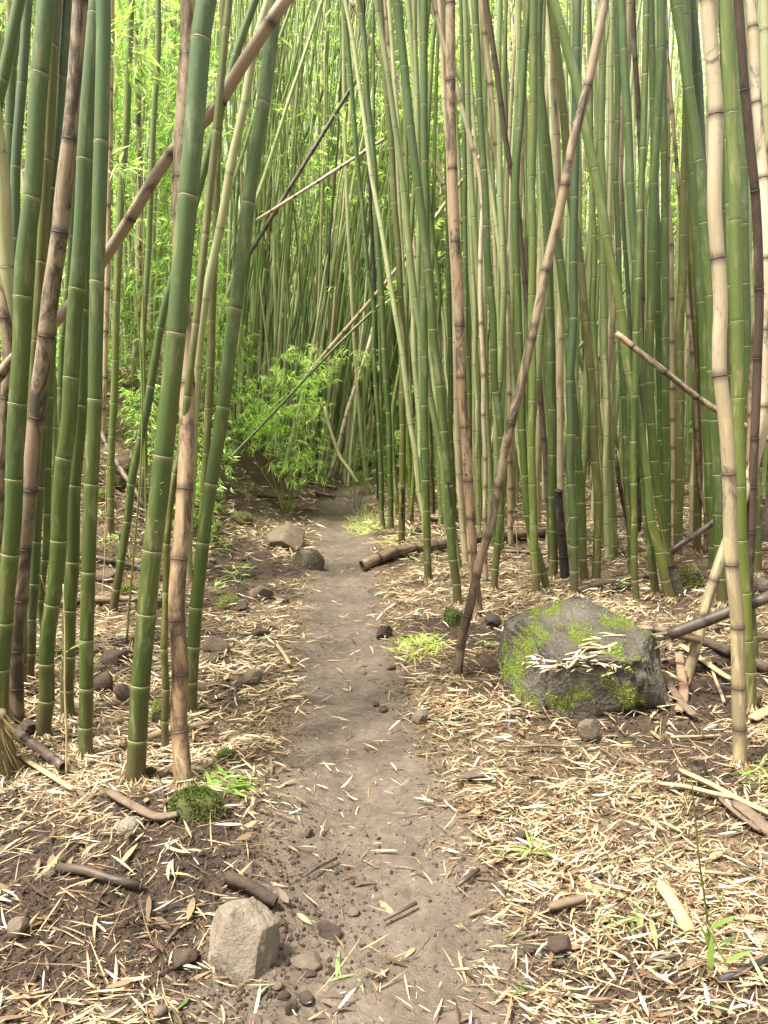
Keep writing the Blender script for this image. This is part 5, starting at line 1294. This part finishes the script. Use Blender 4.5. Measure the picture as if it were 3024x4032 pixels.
def far_foliage():
    rg = np.random.default_rng(19); items = []
    # clumps: centre bearing, depth, height range
    def clump(n, b0, b1, y0, y1, z0, z1, L0, L1, k_, br, sd):
        bx = rg.uniform(b0, b1, n); y = rg.uniform(y0, y1, n); x = bx * y
        z = H0(x, y) + z0 + (z1 - z0) * rg.random(n)
        cl = fbm(x * 0.9 + y * 0.5, z * 0.9 + y * 0.3, sd, 3)
        kp = cl > 0.47; P = np.stack([x, y, z], 1)[kp]
        D = np.stack([rg.normal(0, 1, len(P)), rg.normal(0, 1, len(P)) - 0.3, rg.normal(0, 0.4, len(P))], 1)
        items.append(sprays(P, D, 7, L0, L1, 0.13, rg, k_, br))
    clump(7500, -0.52, -0.20, 7.4, 10.5, 0.2, 5.0, 0.07, 0.12, 1.5, 0, 3)      # leafy left slope
    clump(8000, -0.34, 0.10, 10, 14, 2.6, 6.6, 0.07, 0.12, 1.7, 1, 4)
    clump(9000, 0.02, 0.60, 9.5, 14, 2.8, 6.6, 0.07, 0.12, 1.8, 1, 8)
    clump(1500, -0.45, -0.22, 6.4, 8.2, 0.03, 0.55, 0.06, 0.11, 1.3, 0, 13)
    clump(2500, -0.2, 0.6, 10, 14, 0.1, 1.6, 0.07, 0.12, 1.2, 0, 9)
    clump(14000, -0.6, 0.6, 15, 22, 0.5, 9.0, 0.09, 0.15, 1.8, 1, 5)
    clump(17000, -0.62, 0.62, 24, 33, -1.0, 9.0, 0.15, 0.25, 1.7, 1, 6)
    return join_geo(items)
gf = far_foliage(); me = mk_mesh('bamboo_foliage', gf[0], gf[1], gf[2], smooth=False); cattr(me, 'col', gf[3])
tag(ob('bamboo_foliage', me, M_LEAF), 'sunlit mass of green bamboo leaves filling the gaps behind the stems', 'foliage', kind='stuff')

# ------------------------------------------------------------------ leafy bushes, seedlings, grass
def bush(label, boxes, Yc, n, seed, L0=0.08, L1=0.14, stems=5, k_=1.1, bright=1, name='leafy_bamboo_bush', ydep=0.5, cat='bush'):
    rg = np.random.default_rng(seed)
    u = np.mean([b[0] for b in boxes]); v = max(b[1] + b[3] for b in boxes)
    base = at(u, v, Yc); base[2] = float(H1(base[0], base[1])); root = empty(name, base)
    P = []
    for (cu, cv, ru, rv) in boxes:
        m = int(n * ru * rv / sum(b[2] * b[3] for b in boxes))
        a = rg.uniform(0, 6.283, m); q = rg.random(m) ** 0.5
        for i_ in range(m):
            P.append(at(cu + ru * q[i_] * math.cos(a[i_]), cv + rv * q[i_] * math.sin(a[i_]), Yc + rg.uniform(-ydep, ydep)))
    P = np.array(P); D = np.stack([rg.normal(0.1, 1, len(P)), rg.normal(-.2, .8, len(P)), rg.normal(0.0, .5, len(P))], 1)
    V, Q_, T_, C_ = sprays(P, D, 8, L0, L1, 0.13, rg, k_, bright, 0.5)
    me = mk_mesh('foliage', V - base, Q_, T_, smooth=False); cattr(me, 'col', C_); ob('foliage', me, M_LEAF, root)
    for j in range(stems):
        tp = P[rg.integers(len(P))]; md = (base + tp) / 2 + np.array([0, 0, 0.2]) + rg.normal(0, .08, 3)
        C = catmull(np.array([base + rg.normal(0, .05, 3) * [1, 1, 0], md, tp]), 0.06)
        V, Q_, T_, CP, _ = sweep(C - base, np.linspace(0.007, 0.003, len(C)), 5)
        ob('stem', mk_mesh('stem', V, Q_, T_), M_STEM, root)
    tag(root, label, cat)
bush('big bright green leafy bamboo bush on the left of the far path', [(1200,1450,120,90),(1080,1560,150,110),(1250,1560,70,120),(1010,1660,110,110),(1120,1720,150,130),(1180,1840,110,60)], 8.7, 420, 61, L0=.07, L1=.12, stems=12, k_=1.55, ydep=.3)
bush('dark narrow-leaved bush at the right of the path bend', [(1460,1830,70,70),(1440,1780,40,30)], 10.5, 60, 62, k_=0.7, bright=0, ydep=.2)
bush('small bright leaf spray hanging over the middle of the far stems', [(1400,1380,60,50),(1440,1430,50,40)], 9.2, 26, 63, ydep=.15, stems=2)
bush('hanging bright leaf spray high at the left beside the slim tan stem', [(500,210,60,70),(520,290,50,40),(470,120,30,30)], 5.5, 26, 64, L0=.09, L1=.15, ydep=.15, stems=1)
bush('small leaf tuft on the straight green stem at the left', [(452,660,30,30)], 4.2, 4, 65, L0=.08, L1=.12, ydep=.03, stems=1)
bush('grey-green leafy branches on the left slope between the thickest stem and the path', [(680,640,60,120),(700,900,60,110),(640,1100,110,90),(960,420,20,80)], 8.0, 110, 66, k_=0.9, bright=0, ydep=.5, stems=6)
bush('leafy undergrowth high on the left bank behind the stems', [(480,1200,100,90),(560,1380,100,110),(500,1300,70,60),(640,1480,60,60)], 8.2, 130, 67, k_=0.9, bright=0, ydep=.3, stems=6)
bush('leafy undergrowth at the top of the left bank beyond the leaning stem', [(880,1500,50,110),(930,1350,60,80),(900,1700,60,80)], 8.6, 70, 68, k_=1.0, bright=0, ydep=.3, stems=5)
bush('small fern-like bush among the stems right of the path', [(1600,1740,60,60),(1640,1800,40,40)], 9.0, 40, 69, k_=0.9, ydep=.2, stems=3)
bush('bright little leaves between the stems behind the boulder', [(2215,1690,26,40),(2215,1560,20,20),(2200,1900,20,20)], 6.5, 14, 70, L0=.06, L1=.1, ydep=.08, stems=2)

def sprout(u, v, hpx, label, seed, nl=9, L=(0.06, 0.12), bright=1, lean=0.0, wid=0.11, name='seedling', cat='seedling', group='small green seedlings', k_=1.25):
    rg = np.random.default_rng(seed); f = hit(u, v); h_ = hpx * f[1] / F
    root = empty(name, f)
    C = catmull(np.array([[0, 0, -0.01], [lean * h_ * .4, 0, h_ * .5], [lean * h_, rg.normal(0, .02), h_]]), 0.02)
    V, Q_, T_, CP, _ = sweep(C, np.linspace(0.0022, 0.001, len(C)), 5)
    ob('stem', mk_mesh('stem', V, Q_, T_), M_STEM, root)
    a = rg.uniform(0, 6.283, nl); z = rg.uniform(0.35, 1, nl)
    P, _ = arcpts(C, z * h_)
    D = np.stack([np.cos(a), np.sin(a) * .7, rg.uniform(0.0, 0.7, nl)], 1); Ls = rg.uniform(*L, nl)
    me = blade_mesh('leaves', P, D, np.array([0, 0, 1.0]) + rg.normal(0, .3, (nl, 3)), Ls, Ls * wid, rg.uniform(.1, .5, nl), green_cols(nl, rg, k_, bright), detailed=True)
    ob('leaves', me, M_LEAF, root)
    tag(root, label, cat, group)
for a_ in [
 (400, 2060, 60, 'bright green seedling at the foot of the slim light green stem, upper one', 1),
 (410, 2180, 80, 'bright green seedling in the gap right of the straight stem, lower one', 2),
 (470, 2170, 60, 'small seedling right of the lower bright one in the left gap', 3),
 (745, 2230, 70, 'bright seedling between the orange-brown stem and the leaning green one', 4),
 (950, 2330, 110, 'tallest pale seedling in the litter left of the middle path', 5),
 (915, 2290, 70, 'pale seedling just left of the tallest one by the middle path', 6),
 (985, 2270, 60, 'small seedling nearest the slanting brown rock', 7),
 (845, 2340, 60, 'seedling against the leaning green stem on its right side', 8),
 (880, 2180, 50, 'seedling in the dark soil patch beyond the leaning green stem', 9),
 (1905, 2560, 70, 'single seedling before the black rough stone', 10),
 (1975, 2120, 160, 'thin weed with tiny leaves between the tan stem and the leaning brown stem', 11),
 (1620, 2130, 60, 'grassy sprig beside the olive stem with the rotted slot', 12),
 (1490, 1980, 50, 'bright sprig at the foot of the orange-footed stem', 13),
 (2440, 2330, 50, 'dark green sprig on the thick pole behind the boulder', 14),
 (350, 2650, 60, 'green leafy sprig behind the straight green stem foot', 15),
 (2090, 3370, 40, 'tiny green leaf beside the small round pebble', 16),
 (2990, 3120, 130, 'leafy green sprig rising at the right edge', 17),
 (300, 1990, 50, 'seedling between the moss-footed stem and the straight stem', 18),
 (700, 2100, 60, 'small leaf sprig behind the orange-brown stem', 19),
 (2380, 1830, 60, 'sprig of small leaves low behind the right-hand stems', 20)]:
    sprout(a_[0], a_[1], a_[2], a_[3], 700 + a_[4], nl=10 + a_[4] % 5, wid=.10 if a_[4] != 11 else .2, L=(0.06, 0.12) if a_[4] != 11 else (.03, .06))

def tall_stalk(pts, label, rad, mat, leaf=None, Yf=None):
    f = hit(*pts[-1]); W = [at(u, v, f[1]) for u, v in pts][::-1]; W[0] = f
    C = catmull(np.array(W), 0.03); root = empty('stalk_plant', f)
    V, Q_, T_, CP, _ = sweep(C - f, np.linspace(rad, rad * .5, len(C)), 7); ob('stem', mk_mesh('stem', V, Q_, T_), mat, root)
    if leaf:
        rg = np.random.default_rng(3)
        P = np.array([at(a, b, f[1]) for a, b, _, _ in leaf]) - f; Q2 = np.array([at(c_, d_, f[1] - .02) for _, _, c_, d_ in leaf]) - f
        D = Q2 - P; Ls = np.linalg.norm(D, axis=1)
        me = blade_mesh('leaves', P, D, np.tile([0, -.5, 1.0], (len(P), 1)), Ls, Ls * .1 + .004, np.full(len(P), .1), green_cols(len(P), rg, 1.2, 1), detailed=True)
        ob('leaves', me, M_LEAF, root)
    tag(root, label, 'plant stalk', 'thin upright stalks')
tall_stalk([(2722,3062),(2738,3220),(2752,3380),(2767,3487),(2785,3620),(2800,3752)], 'thin dark green stalk rising in front of the plank at the right', 0.0035, simple('dark_stalk', (0.06, 0.09, 0.02), (0.1, 0.13, 0.03), 30), [(2790,3660,2900,3600),(2795,3740,2766,3640),(2800,3745,2900,3680)])
tall_stalk([(2785,3640),(2820,3720),(2880,3835)], 'second short green stalk crossing the foot of the thin dark one', 0.003, M_STEM, [(2850,3790,2960,3740),(2800,3680,2796,3900)])
tall_stalk([(249,2300),(256,2500),(255,2700),(262,2900),(262,3062)], 'thin tan dry stalk standing before the hollow pole at the left', 0.0045, M_TWIG, [(270,2560,330,2525),(268,2562,258,2568)])
tall_stalk([(160,2265),(185,2350),(205,2450),(222,2560),(245,2690),(250,2745)], 'bent green and tan grass stalk in front of the moss-footed stem', 0.003, M_STEM, [(175,2270,150,2262)])
tall_stalk([(2030,2050),(2036,2150),(2044,2250),(2052,2330)], 'thin reddish dry stalk among the feet left of the boulder back', 0.004, M_TWIG)
tall_stalk([(420,1850),(416,1980),(412,2200),(400,2360)], 'thin pale dry stalk standing right of the straight green stem', 0.004, M_TWIG)

def grass_patch(name, u, v, ru, rv, n, Lr, label, seed, cols, kind=None, cat='grass'):
    flat = name == 'green_leaf_cluster'
    rg = np.random.default_rng(seed); c0 = hit(u, v); P = []
    for _ in range(n):
        a = rg.uniform(0, 6.283); q = rg.random() ** .6
        P.append(hit_fast(u + ru * q * math.cos(a), v + rv * q * math.sin(a), c0))
    P = np.array(P); m = len(P); a = rg.uniform(0, 6.283, m)
    D = np.stack([np.cos(a), np.sin(a), rg.uniform(0.0, 0.25, m) if flat else rg.uniform(0.1, 1.1, m)], 1); L = rg.uniform(*Lr, m)
    t = rg.random((m, 1)); C_ = np.array(cols[0]) * (1 - t) + np.array(cols[1]) * t
    me = blade_mesh(name, P - c0, D, np.array([0, 0, 1.0]) + rg.normal(0, .3, (m, 3)), L, L * (.10 if flat else .06) + .002, rg.uniform(0, .25, m) if flat else rg.uniform(.2, .7, m), C_, detailed=True)
    o = ob(name, me, M_LEAF); o.location = c0
    tag(o, label, cat, kind=kind)
def hit_fast(u, v, c0):
    d = ray(u, v); t = (c0[2] - CAMH) / d[2]; p = np.array([0, 0, CAMH]) + d * t; p[2] = float(H1(p[0], p[1])); return p
grass_patch('grass_tuft', 1655, 2540, 110, 42, 420, (0.04, 0.10), 'low yellow-green grass tuft on the right margin of the path', 81, ((0.22, 0.32, 0.07), (0.55, 0.52, 0.26)))
grass_patch('path_edge_grass', 1450, 2060, 90, 50, 700, (0.05, 0.13), 'thin grass growing along the far right edge of the path', 82, ((0.2, 0.3, 0.08), (0.5, 0.48, 0.25)), 'stuff')
grass_patch('path_edge_grass', 1560, 2130, 60, 18, 260, (0.04, 0.09), 'short grass at the feet of the path edge stems', 83, ((0.2, 0.32, 0.06), (0.4, 0.44, 0.16)), 'stuff')
grass_patch('green_leaf_cluster', 880, 3090, 80, 26, 50, (0.07, 0.13), 'fresh green blades beside the mossy mound', 84, ((0.14, 0.26, 0.04), (0.3, 0.4, 0.12)))
grass_patch('green_leaf_cluster', 1280, 3820, 150, 60, 7, (0.05, 0.10), 'a few pale green bamboo leaves lying on the near path', 85, ((0.25, 0.36, 0.16), (0.4, 0.46, 0.24)))
grass_patch('green_leaf_cluster', 2240, 3160, 90, 16, 26, (0.06, 0.12), 'green leaves lying flat in the litter at the centre right', 86, ((0.12, 0.24, 0.06), (0.3, 0.38, 0.16)))
grass_patch('green_leaf_cluster', 2480, 3600, 160, 30, 30, (0.07, 0.16), 'green and cream blades around the dark bark slab', 87, ((0.14, 0.26, 0.06), (0.6, 0.55, 0.35)))
for o in bpy.data.objects:
    if o.get('label') and len(o['label'].split()) > 16: print('LONG', o.name, o['label'])
print('NS', len(S), nbg)
